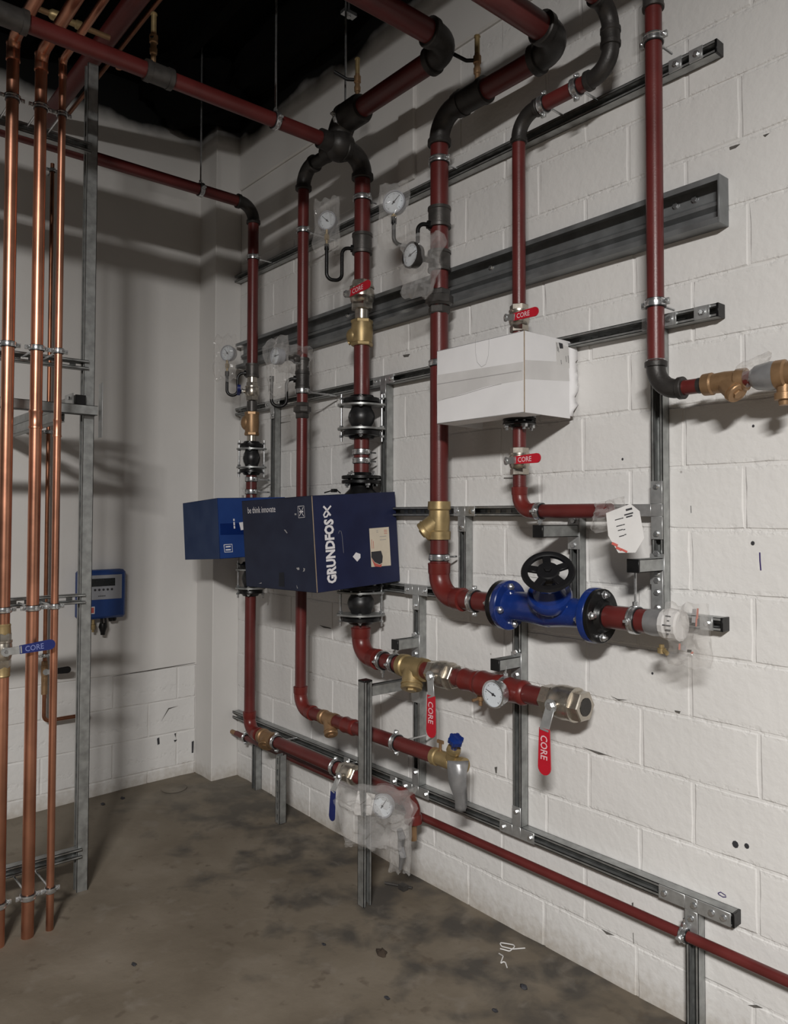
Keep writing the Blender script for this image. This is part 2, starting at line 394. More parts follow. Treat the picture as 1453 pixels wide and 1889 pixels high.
# ------------------------------------------------------------------ component library
def pipe(t, a, b, r, mat='red', n=24): return MB().cyl(a, b, r, n).build('pipe', mat, t)
def elbow(t, c, d1, d2, r, R, mat='iron', band=True, fat=1.12):
    """90 degree elbow with its corner at c, mouths towards d1 and d2"""
    c = Vector(c); d1 = Vector(d1).normalized(); d2 = Vector(d2).normalized()
    pts = fillet([c + d1 * R * 1.25, c, c + d2 * R * 1.25], R, 10)
    mb = MB().tube(pts, r * fat, 24)
    for d in (d1, d2):
        p = c + d * R * 1.0
        if band: mb.lathe(p, d, [(0, r * fat), (r * .08, r * 1.30), (r * .62, r * 1.32), (r * .72, r * 1.22)], 24)
        else: mb.lathe(p, d, [(-r * .1, r * fat), (r * .1, r * 1.2), (r * .9, r * 1.22), (r * 1.0, r * 1.24), (r * 1.12, r * 1.24), (r * 1.2, r * 1.02)], 24)
    return mb.build('elbow', mat, t)
def coupling(t, c, d, r, L, mat='iron2', name='coupling'):
    c = Vector(c); d = Vector(d).normalized(); h = L / 2; R = r * 1.26
    return MB().lathe(c - d * h, d, [(0, r), (0, R * 1.02), (L * .14, R * 1.04), (L * .17, R * .97), (L * .83, R * .97), (L * .86, R * 1.04), (L, R * 1.02), (L, r)], 24).build(name, mat, t)
def socket(t, c, d, r, L, mat='redfit', name='press_socket'):
    c = Vector(c); d = Vector(d).normalized(); h = L / 2
    return MB().lathe(c - d * h, d, [(0, r * 1.01), (L * .06, r * 1.16), (L * .18, r * 1.24), (L * .30, r * 1.16), (L * .70, r * 1.16), (L * .82, r * 1.24), (L * .94, r * 1.16), (L, r * 1.01)], 24).build(name, mat, t)
def union(t, c, d, r, mat='iron2'):
    c = Vector(c); d = Vector(d).normalized(); u = MB()
    u.hexa(c - d * r * 1.5, d, r * 1.3, r * 1.0)
    u.lathe(c - d * r * .5, d, [(0, r * 1.25), (r * .25, r * 1.5)], 20)
    u.lathe(c - d * r * .25, d, [(0, r * 1.62), (r * .85, r * 1.62)], 8)
    u.hexa(c + d * r * .6, d, r * 1.3, r * .8)
    return u.build('union', mat, t)
def weld(t, c, d, r, mat='zinc'):
    return MB().torus(c, d, r * 1.0, r * .07, 24, 6).build('joint_ring', mat, t)

def clamp(c, axis, r, lab_, rod=None, lug=None, group=None, tw=0.0, wid=0.022):
    """pipe clamp: steel band over a rubber lining, two lugs with bolts, threaded rod to what carries it"""
    c = Vector(c); ax = Vector(axis).normalized()
    t = thing('pipe_clamp', lab_, 'pipe clamp', c, group)
    R = r + 0.0045
    MB().lathe(c - ax * wid * .62, ax, [(0, r * .99), (0, R), (wid * 1.24, R), (wid * 1.24, r * .99)], 28, False).build('rubber_lining', 'rubber', t)
    MB().lathe(c - ax * wid / 2, ax, [(0, R - .001), (0, R + .0028), (wid * .25, R + .0034), (wid * .3, R + .0022), (wid * .7, R + .0022), (wid * .75, R + .0034), (wid, R + .0028), (wid, R - .001)], 28, False).build('band', 'zinc', t)
    if rod is None: dr = WALL; L = 0
    else: dr = Vector(rod).normalized(); L = Vector(rod).length
    sd = Vector(lug).normalized() if lug is not None else ax.cross(dr).normalized()
    nd = ax.cross(sd).normalized()
    for s in (-1, 1):
        e = c + sd * s * (R + 0.008)
        MB().box(e, 0.009, wid * .45, 0.0045, (sd, ax, nd), .001).build('lug', 'zincp', t)
        b = MB(); b.cyl(e - nd * .011, e + nd * .013, .0026, 8); b.hexa(e + nd * .0045, nd, .0062, .005); b.hexa(e - nd * .0095, nd, .0055, .005)
        b.build('bolt', 'zinc', t)
    if L:
        p = c + dr * R
        MB().hexa(p, dr, .0095, .016).build('boss_nut', 'zinc', t)
        MB().cyl(p + dr * .012, c + dr * L, .0042, 10).build('threaded_rod', 'zinc', t)
    return t

def ballvalve(lab_, c, d, r, L, n, g0, g1, col, txt=None, mat='nickel', tdir=1, lw=0.5, tmat='letter_w', key='ball_valve', thick=.0045):
    """ball valve on axis d; lever from the stem (towards n) to the grip g0-g1"""
    c = Vector(c); d = Vector(d).normalized(); n = Vector(n).normalized(); g0 = Vector(g0); g1 = Vector(g1)
    t = thing(key, lab_, 'valve', c)
    h = L / 2
    b = MB()
    b.lathe(c - d * h * .62, d, [(0, r * 1.12), (L * .06, r * 1.36), (L * .16, r * 1.5), (L * .30, r * 1.56), (L * .46, r * 1.5), (L * .52, r * 1.44), (L * .54, r * 1.55), (L * .60, r * 1.55), (L * .62, r * 1.1)], 24)
    b.cyl(c, c + n * r * 2.0, r * .42, 14)
    b.build('body', mat, t)
    for s in (-1, 1):
        MB().lathe(c + d * s * h * .56, d * s, [(0, r * 1.1), (0, r * 1.40), (h * .40, r * 1.40), (h * .44, r * 1.30), (h * .44, r * .86), (h * .25, r * .84)], 6, True).build('hex_end', mat, t)
    st = c + n * r * 2.0
    s_ = MB(); s_.cyl(st, st + n * r * .38, r * .22, 10); s_.hexa(st + n * r * .15, n, r * .36, r * .22); s_.build('stem_nut', 'zinc', t)
    gd = (g1 - g0); GL = gd.length; gd.normalize(); sd = gd.cross(n).normalized(); nn = sd.cross(gd)
    p0 = st + n * .003
    w = GL * .085 * lw * 2
    arm = MB()
    q = (g0 - p0); ql = q.length; q.normalize(); qs = q.cross(n).normalized(); qn = qs.cross(q)
    arm.box(p0 + q * (ql * .5), ql * .5 + .008, w * .72, .0018, (q, qs, qn), .0008)
    arm.cyl(p0 - n * .002, p0 + n * .003, w * .9, 12)
    arm.build('lever_arm', 'zincp', t)
    poly = []
    for k in range(9):
        a = math.pi / 2 - math.pi * k / 8; poly.append((GL - w + w * math.cos(a), w * math.sin(a)))
    poly += [(0, -w * .82), (0, w * .82)]
    gp = MB().prism(poly, g0 - nn * thick / 2, gd, sd, nn * thick).build('lever_grip', col, t)
    if txt:
        o = g0 + gd * (GL * (.14 if tdir > 0 else .74)) + nn * (thick / 2)
        ux = gd * tdir; uy = nn.cross(ux)
        textmesh(txt, o - uy * w * .52, ux, uy, w * 1.05, tmat, gp, 'lettering', GL * .50 / (w * 1.05 * 3.55), bold=.012)
    return t

def checkvalve(lab_, c, r, L, bul, br, sq=(1, 1, 1), mat='brass'):
    """upright check valve: hexagon ends, fat body and a flap bulge towards bul"""
    c = Vector(c); h = L / 2; t = thing('check_valve', lab_, 'valve', c)
    MB().lathe(c - Z3 * h * .80, Z3, [(0, r * 1.05), (L * .03, r * 1.36), (L * .25, r * 1.44), (L * .40, r * 1.46), (L * .55, r * 1.44), (L * .77, r * 1.36), (L * .80, r * 1.05)], 26).build('body', mat, t)
    for s in (-1, 1): MB().hexa(c + Z3 * s * h * .70, Z3 * s, r * 1.46, h * .30, .5).build('hex_end', mat, t)
    b = MB(); b.ball(c + Vector(bul), br, 18, 11, sq); b.build('flap_housing', mat, t)
    MB().cyl(c + Vector(bul) * 1.0 + Vector((0, 0, -br * .5)), c + Vector(bul) * 1.75 + Vector((0, 0, -br * .6)), br * .28, 10).build('pin_plug', mat, t)
    return t
def strainer(lab_, c, d, br, r, L, mat='bronze', key='y_strainer', blen=1.0):
    """Y strainer / check body: run on axis d with a capped branch leaning along br"""
    c = Vector(c); d = Vector(d).normalized(); br = Vector(br).normalized(); h = L / 2
    t = thing(key, lab_, 'strainer', c)
    MB().lathe(c - d * h, d, [(L * .02, r), (0, r * 1.34), (L * .2, r * 1.38), (L * .24, r * 1.2), (L * .5, r * 1.28), (L * .76, r * 1.2), (L * .80, r * 1.38), (L, r * 1.34), (L * .98, r)], 22).build('body', mat, t)
    p = c; k = r * blen
    MB().lathe(p, br, [(0, r * 1.22), (k * 1.9, r * 1.24), (k * 1.95, r * 1.34), (k * 2.1, r * 1.34), (k * 2.12, r * 1.24), (k * 2.32, r * 1.28), (k * 2.5, r * 1.3)], 20).build('screen_branch', mat, t)
    cp = MB(); cp.lathe(p + br * k * 2.5, br, [(0, r * 1.28), (k * .14, r * 1.22), (k * .18, r * .8)], 18); cp.hexa(p + br * k * 2.64, br, r * .62, k * .26)
    cp.build('cap', mat, t)
    return t

def expansion(lab_, c, r, H, PR, nb=3, ph=0.35):
    """rubber expansion joint with limiting rods, vertical"""
    c = Vector(c); t = thing('expansion_joint', lab_, 'expansion joint', c)
    hb = H * .25
    MB().lathe(c - Z3 * hb, Z3, [(0, r * 1.05), (hb * .25, r * 1.12), (hb * .6, r * 1.36), (hb, r * 1.47), (hb * 1.4, r * 1.36), (hb * 1.75, r * 1.12), (hb * 2, r * 1.05)], 28).build('rubber_bellows', 'rubber', t)
    for s in (-1, 1):
        z0 = s * hb
        MB().lathe(c + Z3 * (z0 + s * H * .06), Z3 * s, [(0, r * 1.2), (0, PR * .95), (H * .01, PR * .97), (H * .085, PR * .97), (H * .095, PR * .93), (H * .10, r * 1.5), (H * .16, r * 1.28), (H * .165, r)], 28).build('flange', 'flange', t)
        poly = []
        for k in range(nb):
            a = ph + 2 * math.pi * k / nb
            for da in (-.30, -.15, 0, .15, .30):
                poly.append((PR * 1.22 * math.cos(a + da), PR * 1.22 * math.sin(a + da)))
            am = a + math.pi / nb
            poly += [(PR * .94 * math.cos(am + q), PR * .94 * math.sin(am + q)) for q in ((-.45, 0, .45) if nb == 2 else (0,))]
        MB().prism(poly, c + Z3 * (z0 - H * .012 if s > 0 else z0 - H * .028), X3, Y3, Z3 * H * .04).build('tie_plate', 'galv', t)
    for k in range(nb):
        a = ph + 2 * math.pi * k / nb; e = c + Vector((math.cos(a), math.sin(a), 0)) * PR * 1.03
        m = MB(); m.cyl(e - Z3 * H * .53, e + Z3 * H * .50, .0052, 10); m.build('tie_rod', 'zinc', t)
        for z in (hb + H * .135, hb - H * .04, -hb + H * .02, -hb - H * .19):
            MB().hexa(e + Z3 * z, Z3, .0105, .010).build('nut', 'zinc', t)
        a2 = a + math.pi / nb; e2 = c + Vector((math.cos(a2), math.sin(a2), 0)) * PR * .78
        for s in (-1, 1):
            m = MB(); m.cyl(e2 + Z3 * s * hb * .80, e2 + Z3 * s * (hb + H * .21), .0052, 8); m.hexa(e2 + Z3 * (s * (hb - H * .015) - .005), Z3, .0105, .010); m.hexa(e2 + Z3 * (s * (hb + H * .155) - .005), Z3, .0105, .010)
            m.build('bolt', 'zinc', t)
    return t
def flange(t, c, d, r, R, th, nb=4, ph=0.4, mat='flange', hub=True, bolts=True, blen=.05):
    c = Vector(c); d = Vector(d).normalized()
    pr = [(0, r), (0, R * .97), (th * .12, R), (th * .88, R), (th, R * .97), (th, r * 1.5)]
    if hub: pr += [(th * 1.9, r * 1.25), (th * 2.0, r)]
    else: pr += [(th, r)]
    MB().lathe(c, d, pr, 32).build('flange', mat, t)
    if bolts:
        _, u, v = frame(d)
        for k in range(nb):
            a = ph + 2 * math.pi * k / nb; e = c + (u * math.cos(a) + v * math.sin(a)) * R * .78
            m = MB(); m.cyl(e - d * blen * .5, e + d * (th + .02), .006, 8); m.hexa(e + d * th, d, .0125, .011); m.lathe(e + d * (th - .0005), d, [(0, .014), (.002, .014)], 12)
            m.build('bolt', 'zinc', t)

def gauge(lab_, c, n, R, up=Z3, ang=0.6, stem=None, key='pressure_gauge', depth=.036, bez='iron', ticks=True, scale=True):
    """round dial instrument facing n"""
    c = Vector(c); n = Vector(n).normalized(); up = (Vector(up) - n * Vector(up).dot(n)).normalized(); rt = up.cross(n).normalized()
    t = thing(key, lab_, 'gauge', c)
    MB().lathe(c - n * depth, n, [(0, R * .55), (0, R * .93), (depth * .3, R * .97), (depth * .75, R * .97), (depth * .78, R * 1.05), (depth * 1.06, R * 1.05), (depth * 1.08, R * .93), (depth, R * .91)], 32, False).build('case', bez, t)
    dl = MB().lathe(c - n * .004, n, [(0, R * .93), (.002, R * .93)], 32).build('dial', 'dial', t)
    if ticks:
        mk = MB()
        for k in range(31):
            a = math.radians(225 - 270 * k / 30); e = rt * math.cos(a) + up * math.sin(a); q = e.cross(n)
            l = .15 if k % 5 == 0 else .08
            mk.box(c - n * .0016 + e * R * (.82 - l / 2), R * l / 2, R * (.016 if k % 5 == 0 else .009), .0003, (e, q, n))
        mk.build('scale_marks', 'ink', dl)
    nd = MB(); e = rt * math.cos(ang) + up * math.sin(ang); q = e.cross(n)
    nd.prism([(-.25, .045), (.75, .012), (.75, -.012), (-.25, -.045)], c - n * .0005, e * R, q * R, n * .0012)
    nd.lathe(c - n * .001, n, [(0, R * .10), (.004, R * .09)], 12)
    nd.build('needle', 'ink', t)
    if stem is not None:
        a, b = Vector(stem[0]), Vector(stem[1]); m = MB(); m.cyl(a, b, .0065, 12); dd = (b - a).normalized()
        m.hexa(a + dd * (b - a).length * .35, dd, .0125, (b - a).length * .35); m.build('stem', 'brass', t)
    return t

def cstrut(lab_, p0, p1, opn, S=.041, mat='galv', caps=(False, False), name='strut_channel', cat='strut', slots=True, group=None, capmat='flange'):
    """slotted C channel; p0-p1 is the middle of its back, opn the way its slot faces"""
    p0 = Vector(p0); p1 = Vector(p1); L = (p1 - p0); ln = L.length; L.normalize(); O = Vector(opn).normalized(); S_ = O.cross(L).normalized()
    t = thing(name, lab_, cat, p0, group)
    th = .0022; h = S / 2; m = MB(); R = (L, S_, O); mid = (p0 + p1) / 2
    for s in (-1, 1):
        m.box(mid + S_ * s * (h - th / 2) + O * S / 2, ln / 2, th / 2, S / 2, R)
        m.box(mid + S_ * s * (h - S * .135) + O * (S - th / 2), ln / 2, S * .135, th / 2, R)
        m.box(mid + S_ * s * (h - S * .27 + th / 2) + O * (S - S * .09), ln / 2, th / 2, S * .09, R)
    sw = S * .17
    for s in (-1, 1): m.box(mid + S_ * s * (h + sw) / 2 + O * th / 2, ln / 2, (h - sw) / 2, th / 2, R)
    pitch = .055; k = max(1, int(ln / pitch))
    if not slots: m.box(mid + O * th / 2, ln / 2, sw, th / 2, R)
    else:
        for i in range(k + 1):
            q = ln * i / k; a = max(0, q - .013); b = min(ln, q + .013)
            m.box(p0 + L * (a + b) / 2 + O * th / 2, (b - a) / 2, sw, th / 2, R)
    m.build('channel', mat, t, flat=True)
    for i, (p, d) in enumerate(((p0, -L), (p1, L))):
        if caps[i]: MB().box(p + O * S / 2 + d * .002, .004, h + .001, h + .001, (L, S_, O), .001).build('end_cap', capmat, t)
    return t
def plate(t, c, n, arms, w=.020, th=.005, bolts=None, mat='zincp'):
    """flat perforated bracket: arms is a list of (direction, length) from c"""
    c = Vector(c); n = Vector(n).normalized(); m = MB()
    m.box(c, w, w, th / 2, (Vector(arms[0][0]).normalized(), n.cross(Vector(arms[0][0])).normalized(), n), .001)
    for d, l in arms:
        d = Vector(d).normalized(); m.box(c + d * (w + l) / 2, (l - w) / 2, w, th / 2, (d, n.cross(d), n), .001)
    pl = m.build('bracket_plate', mat, t)
    for d, l in (arms if bolts is None else bolts):
        e = c + Vector(d).normalized() * (l - .018) + n * th / 2
        b = MB(); b.lathe(e - n * .001, n, [(0, .0105), (.003, .0105)], 12); b.hexa(e + n * .0015, n, .0082, .007); b.build('bolt', 'zinc', pl)
    return pl
def bag(lab_, c, u, v, hu, hv, th, seed, cat='plastic bag', mat='bag', nu=14, nv=16, rough=1.0, taper=0.0, key='plastic_bag', parent=None, pname='film'):
    """crumpled film bag, pillow shaped, half sizes hu x hv along u and v"""
    c = Vector(c); u = Vector(u).normalized(); v = Vector(v).normalized(); n = u.cross(v)
    m = MB(); sd = Vector((seed * 3.1, seed * 1.7, seed * .9)); vs = []; fs = []
    for side in (1, -1):
        for i in range(nu + 1):
            for j in range(nv + 1):
                a = -1 + 2 * i / nu; b = -1 + 2 * j / nv
                q = Vector((a * 1.6, b * 1.6, side * .3)) + sd
                f1 = noise.noise(q); f2 = noise.noise(q * 2.7 + Vector((5, 1, 2))); f3 = abs(noise.noise(q * 2.2 + Vector((1, 8, 3))))
                edge = (1 - a ** 4) * (1 - b ** 4)
                wid = hu * (1 - taper * (1 - (b + 1) / 2)) * (1 + .22 * noise.noise(Vector((seed, b * 2.2, 4))) * rough)
                hei = hv * (1 + .16 * noise.noise(Vector((a * 2.4, seed, 9))) * rough)
                tt = side * th * (edge ** .6) * (.75 + .5 * f1) + th * rough * (.45 * f2 - .5 * f3) * (.35 + .65 * edge) + th * .7 * f1
                vs.append(c + u * (a * wid + .10 * hu * f2 * rough) + v * (b * hei) + n * tt)
    k = (nu + 1) * (nv + 1)
    for sdx in (0, 1):
        for i in range(nu):
            for j in range(nv):
                p = sdx * k + i * (nv + 1) + j
                fs.append((p, p + nv + 1, p + nv + 2, p + 1) if sdx == 0 else (p, p + 1, p + nv + 2, p + nv + 1))
    m.add(vs, fs)
    o = m.build(key if parent is None else pname, mat, parent, ang=28)
    if parent is None: tag(o, lab_, cat)
    return o
def siphon(lab_, p, side, L, drop, w=.05, r=.0085):
    """black gauge siphon: leaves the coupling at p towards side, drops, turns up again"""
    p = Vector(p); s = Vector(side).normalized()
    pts = [p, p + s * w * .9, p + s * w * .9 - Z3 * drop, p + s * (w * .9 + L) - Z3 * drop, p + s * (w * .9 + L) - Z3 * .012]
    o = MB(); o.tube(fillet(pts, min(L * .5, .03), 7), r, 10)
    e = pts[-1]; o.cyl(e - Z3 * .004, e + Z3 * .022, r * 1.35, 10); o.lathe(p - s * .004, s, [(0, r * 2), (.018, r * 2)], 12)
    return tag(o.build('siphon_tube', 'flange', None), lab_, 'siphon tube'), e + Z3 * .02
def vent(lab_, p, H, lev, key='air_vent_valve'):
    """small upright drain/vent cock on top of a pipe with a dark lever"""
    p = Vector(p); t = thing(key, lab_, 'valve', p)
    MB().lathe(p, Z3, [(0, .010), (H * .18, .010), (H * .20, .014), (H * .30, .015), (H * .34, .0115), (H * .40, .012), (H * .42, .016), (H * .56, .016), (H * .58, .011), (H * .62, .011)], 14).build('body', 'bronze', t)
    MB().lathe(p + Z3 * H * .6, Z3, [(0, .0105), (H * .36, .0105), (H * .37, .013), (H * .40, .012)], 14).build('nozzle', 'brass', t)
    lv = Vector(lev); a = p + Z3 * H * .48
    MB().tube(fillet([a, a + lv * .45, a + lv + Z3 * lv.length * .30], .02, 5), .0075, 10).build('lever', 'blackgrip', t)
    return t
# ------------------------------------------------------------------ the setting
def floor_z(x, y):
    k = min(1, max(0, (1.3 - x) / 1.3)); k = k * k * (3 - 2 * k)
    j = min(1, max(0, (y + 1.4) / 1.2))
    return 0.030 + 0.026 * k * j
def make_floor():
    xs = [-0.30 + 0.085 * i for i in range(82)]; ys = [-4.6 + 0.085 * j for j in range(56)]
    vs = [(x, y, floor_z(x, y) + 0.005 * noise.noise(Vector((x * 3, y * 3, 0))) + 0.003 * noise.noise(Vector((x * 11, y * 11, 4)))) for x in xs for y in ys]
    n = len(ys)
    fs = [(i * n + j, (i + 1) * n + j, (i + 1) * n + j + 1, i * n + j + 1) for i in range(len(xs) - 1) for j in range(n - 1)]
    return struct(MB().add(vs, fs).build('floor', 'floor'))
make_floor()
wall_r = struct(MB().box((2.2, 0.1009, 1.83), 2.42, 0.10, 1.88).build('wall_right', 'block', flat=True))
def block_mesh(lx, lz, seed):
    """one painted block, front face slightly domed and uneven"""
    r = random.Random(seed); m = MB(); nx, nz = 7, 4; c = .005
    def P(a, b): return (a * lx / 2, b * lz / 2)
    vs = []; fs = []
    for i in range(nx):
        for j in range(nz):
            x, z = P(-1 + 2 * i / (nx - 1), -1 + 2 * j / (nz - 1))
            e = i in (0, nx - 1) or j in (0, nz - 1)
            vs.append((x * (1 - (2 * c / lx)) + r.uniform(-.003, .003), -.0016 - r.uniform(0, .0008) - (0 if e else .0003), z * (1 - 2 * c / lz) + r.uniform(-.003, .003)))
    for i in range(nx - 1):
        for j in range(nz - 1): fs.append((i * nz + j, (i + 1) * nz + j, (i + 1) * nz + j + 1, i * nz + j + 1))
    rim = [(i, 0) for i in range(nx)] + [(nx - 1, j) for j in range(1, nz)] + [(i, nz - 1) for i in range(nx - 2, -1, -1)] + [(0, j) for j in range(nz - 2, 0, -1)]
    o = len(vs)
    for (i, j) in rim:
        x, z = P(-1 + 2 * i / (nx - 1), -1 + 2 * j / (nz - 1)); vs.append((x + r.uniform(-.0015, .0008) * (1 if x > 0 else -1), .0022, z + r.uniform(-.0015, .0008) * (1 if z > 0 else -1)))
    k = len(rim)
    for q in range(k):
        a = rim[q]; b = rim[(q + 1) % k]
        fs.append((a[0] * nz + a[1], o + q, o + (q + 1) % k, b[0] * nz + b[1]))
    me = bpy.data.meshes.new('block'); me.from_pydata(vs, [], fs); me.materials.append(M['block']); me.shade_smooth(); me.set_sharp_from_angle(angle=math.radians(14))
    return me
BM = {}
def block(parent, x0, x1, z0, z1, ax, gap=.0045):
    lx = round(x1 - x0 - gap, 3); lz = round(z1 - z0 - gap, 3); s = rnd.randrange(5)
    key = (lx, lz, s)
    if key not in BM: BM[key] = block_mesh(lx, lz, s + int(lx * 1000))
    o = bpy.data.objects.new('block', BM[key]); COL.objects.link(o); o.parent = parent
    p = Vector(((x0 + x1) / 2, 0, (z0 + z1) / 2)) if ax == 'X' else Vector((-0.218, (x0 + x1) / 2, (z0 + z1) / 2))
    if ax == 'Y': o.rotation_euler = (0, 0, math.pi / 2)
    if rnd.random() < .5: o.scale = (-1, 1, -1)
    o.location = p - parent.location
for k in range(18):
    z0 = 0.2 * k - .005 if k else 0.0; z1 = 0.2 * (k + 1) - .005
    if k == 17: z1 = 3.655
    off = 2.75 + (0.195 if k % 2 else 0.0) + rnd.uniform(-.02, .02)
    x = off - .39 * math.ceil(off / .39)
    while x < 4.55:
        a = max(x, 0.0); b = min(x + .39, 4.6)
        if k >= 16 and b < 2.2: x += .39; continue
        if b - a > .05: block(wall_r, a, b, z0, z1, 'X')
        x += .39
MB().box((.96, .0, 3.424), .955, .0025, .229, None, .001).build('plaster_skim', 'plaster', wall_r)
# back wall: smooth plaster above four bare block courses
wall_b = struct(MB().box((-0.325, -1.75, 2.10), 0.105, 1.9, 2.14).build('wall_back', 'plaster', flat=True))
wall_b.name = 'wall_left'
up = MB()
up.box((-0.2195, -1.75, 2.46), .0045, 1.9, 1.745, None, .003); up.build('plaster_skim', 'plaster', wall_b)
for k in range(4):
    z0 = -.08 + .2 * k; z1 = z0 + .2; y = -.172 - (0.12 if k % 2 else .30)
    ya = -.172
    while ya > -3.3:
        block(wall_b, y, ya, max(z0, 0), z1 - (.006 if k == 3 else 0), 'Y'); ya = y; y -= .39
struct(MB().box((-0.110, -0.085, 2.10), 0.110, 0.087, 2.14, None, .004).build('wall_corner', 'plaster', flat=True))
bm_ = MB(); bm_.box((2.3, 0.0, 3.945), 2.3, 0.018, 0.285, None, .010); struct(bm_.build('trim_1', 'plaster', flat=True))
px0, px1 = 1.5144, 1.629
struct(MB().box(((px0 + px1) / 2, -.002, 3.42), (px1 - px0) / 2, .016, .237, None, .006).build('trim_2', 'plaster', flat=True))
ceil = struct(MB().box((2.6, -2.2, 4.30), 3.1, 2.6, .08).build('ceiling', 'black', flat=True))
for y in (-.55, -1.25, -1.95): MB().box((2.6, y, 4.17), 3.0, .03, .05).build('joist', 'black', ceil)
def lump(c, s, sd):
    m = MB(); m.ball((0, 0, 0), 1.0, 26, 15)
    m.v = [Vector(c) + Vector((p.x * s[0], p.y * s[1], p.z * s[2])) * (1 + .35 * noise.noise(p * 2.2 + Vector((sd, 0, 0))) + .18 * noise.noise(p * 6 + Vector((0, sd, 0)))) for p in m.v]
    m.build('sprayed_insulation', 'black', ceil)
lump((0.10, -0.33, 4.13), (.34, .30, .16), 1); lump((0.95, -0.18, 4.16), (.75, .16, .12), 2); lump((2.0, -0.16, 4.17), (.6, .15, .10), 3)

# ------------------------------------------------------------------ wall struts
def wallstrut(lab_, x0, x1, z, caps=(False, True), **k): return cstrut(lab_, V(x0, .0045, z), V(x1, .0045, z), OUT, caps=caps, **k)
S1 = wallstrut('topmost slotted galvanised strut running level along the block wall under the beam', 0.0, 3.066, 3.096)
for px, py in ((1283, 88), (1245, 102)): 
    plate(S1, V(3.0025 if px == 1283 else 2.9322, .0482, 3.096), OUT, [(X3, .024)], .021, bolts=[(X3, .022)])
# wide ceiling channel
def heavy():
    t = thing('wide_channel', 'wide dark steel channel beam fixed along the wall behind the red risers', 'channel', V(0.04, 0, 2.535))
    prof = [(0, 0), (.003, 0), (.003, .150), (0, .150)]
    z0 = 2.535; x0 = 0.045; x1 = 3.078
    prof = [(0, 0), (.060, 0), (.060, .018), (.057, .018), (.057, .004), (.005, .004), (.005, .058), (.022, .070), (.022, .082), (.005, .094), (.005, .146), (.057, .146), (.057, .132), (.060, .132), (.060, .150), (0, .150)]
    MB().prism(prof, V(x0, 0.001, z0), OUT, Z3, X3 * (x1 - x0)).build('channel', 'galvd', t, flat=True)
    MB().box(V(x1 + .001, .031, z0 + .075), .003, .031, .076, None, .001).build('end_plate', 'galvd', t)
    for x in (2.9739, 2.9085, 2.0961, 1.115):
        p = V(x, .0, z0 + .118)
        b = MB(); b.lathe(p + OUT * .005, OUT, [(0, .013), (.002, .013)], 14); b.hexa(p + OUT * .007, OUT, .0095, .008); b.build('bolt', 'zinc', t)
heavy()
S3 = wallstrut('slotted galvanised strut behind the white carton and the open cross bracket', 0.02, 3.062, 2.272)
S4 = wallstrut('short slotted strut at blue carton height ending at the tall right upright', 0.95, 2.862, 1.656, caps=(False, False))
S5 = wallstrut('slotted strut level with the blue gate valve, black capped right end', 1.34, 3.066, 1.307)
S6 = wallstrut('lowest slotted galvanised strut running the length of the block wall', 0.018, 3.092, 0.434)
def upright(lab_, x, z0, z1, **k): return cstrut(lab_, V(x, .0045, z0), V(x, .0045, z1), OUT, **k)
x1_ = 0.4606; x2_ = 1.4524; x3_ = 1.9669; x4_ = 1.6826; x5_ = 2.2596; x6_ = 2.8565; x7_ = 2.5289; x8_ = 2.9633
U1 = upright('short upright strut beside the black joint above the small blue carton', x1_, 1.46, 2.25)
U2 = upright('upright strut beside the rubber joint above the big navy carton', x2_, 1.33, 2.25)
U3 = upright('short upright strut right of the big brass Y strainer', x3_, 1.33, 1.634)
U4 = upright('upright strut between the level struts behind the drain valve pipe', x4_, 0.456, 1.285)
U5 = upright('upright strut behind the dial thermometer of the lower pump line', x5_, 0.456, 1.285)
U6 = upright('tall upright strut at the right below the black iron bend', x6_, 1.33, 2.25, slots=True)
U7 = upright('upright strut partly hidden behind the black handwheel', x7_, 1.33, 1.634)
U8 = upright('strut leg standing on the floor at the bottom right corner', x8_, 0.025, 0.412)
U9 = upright('thin strut leg on the floor nearest the room corner', 0.2765, 0.04, 0.412)
NZ = OUT
for t, x, z, arms in ((S3, x1_, 2.272, [(-X3, .075), (X3, .075), (-Z3, .085)]), (S3, x2_, 2.272, [(-X3, .075), (X3, .075), (-Z3, .085)]), (S4, x3_, 1.656, [(-X3, .045), (X3, .075), (-Z3, .085)]),
                      (S4, x6_, 1.656, [(-X3, .105), (Z3, .095), (-Z3, .095)]), (S4, x7_, 1.656, [(-X3, .05), (-Z3, .085)]), (S5, x4_, 1.307, [(-X3, .075), (X3, .075), (-Z3, .085)]), (S5, x6_, 1.307, [(-X3, .075), (Z3, .16)]),
                      (S6, x4_, 0.434, [(-X3, .085), (X3, .085), (Z3, .095)]), (S6, x5_, 0.434, [(-X3, .085), (X3, .085), (Z3, .095)]), (S6, x8_, 0.434, [(-X3, .11), (X3, .125), (-Z3, .11)])):
    bl = list(arms)
    if t is S5 and len(arms) == 2: bl = [(Z3, .16), (Z3, .10), (Z3, .05), (-X3, .075)]
    if x == x8_: bl = [(-X3, .108), (X3, .028), (X3, .085), (X3, .122), (-Z3, .062)]
    if x == x6_ and t is S4: bl = [(-X3, .105), (Z3, .095), (-Z3, .095)]
    plate(t, V(x, .0482, z), OUT, arms, .0205, bolts=bl)
for x in (2.828, 2.9001, 3.0106): plate(S3, V(x, .0482, 2.272), OUT, [(X3, .03)], .0205, bolts=[(X3, .024)])
plate(S5, V(3.0202, .0482, 1.307), OUT, [(X3, .022)], .0205)
for x in (1.1776, 1.2987, 1.5312): plate(S6, V(x, .0482, .434), OUT, [(X3, .026)], .0205)
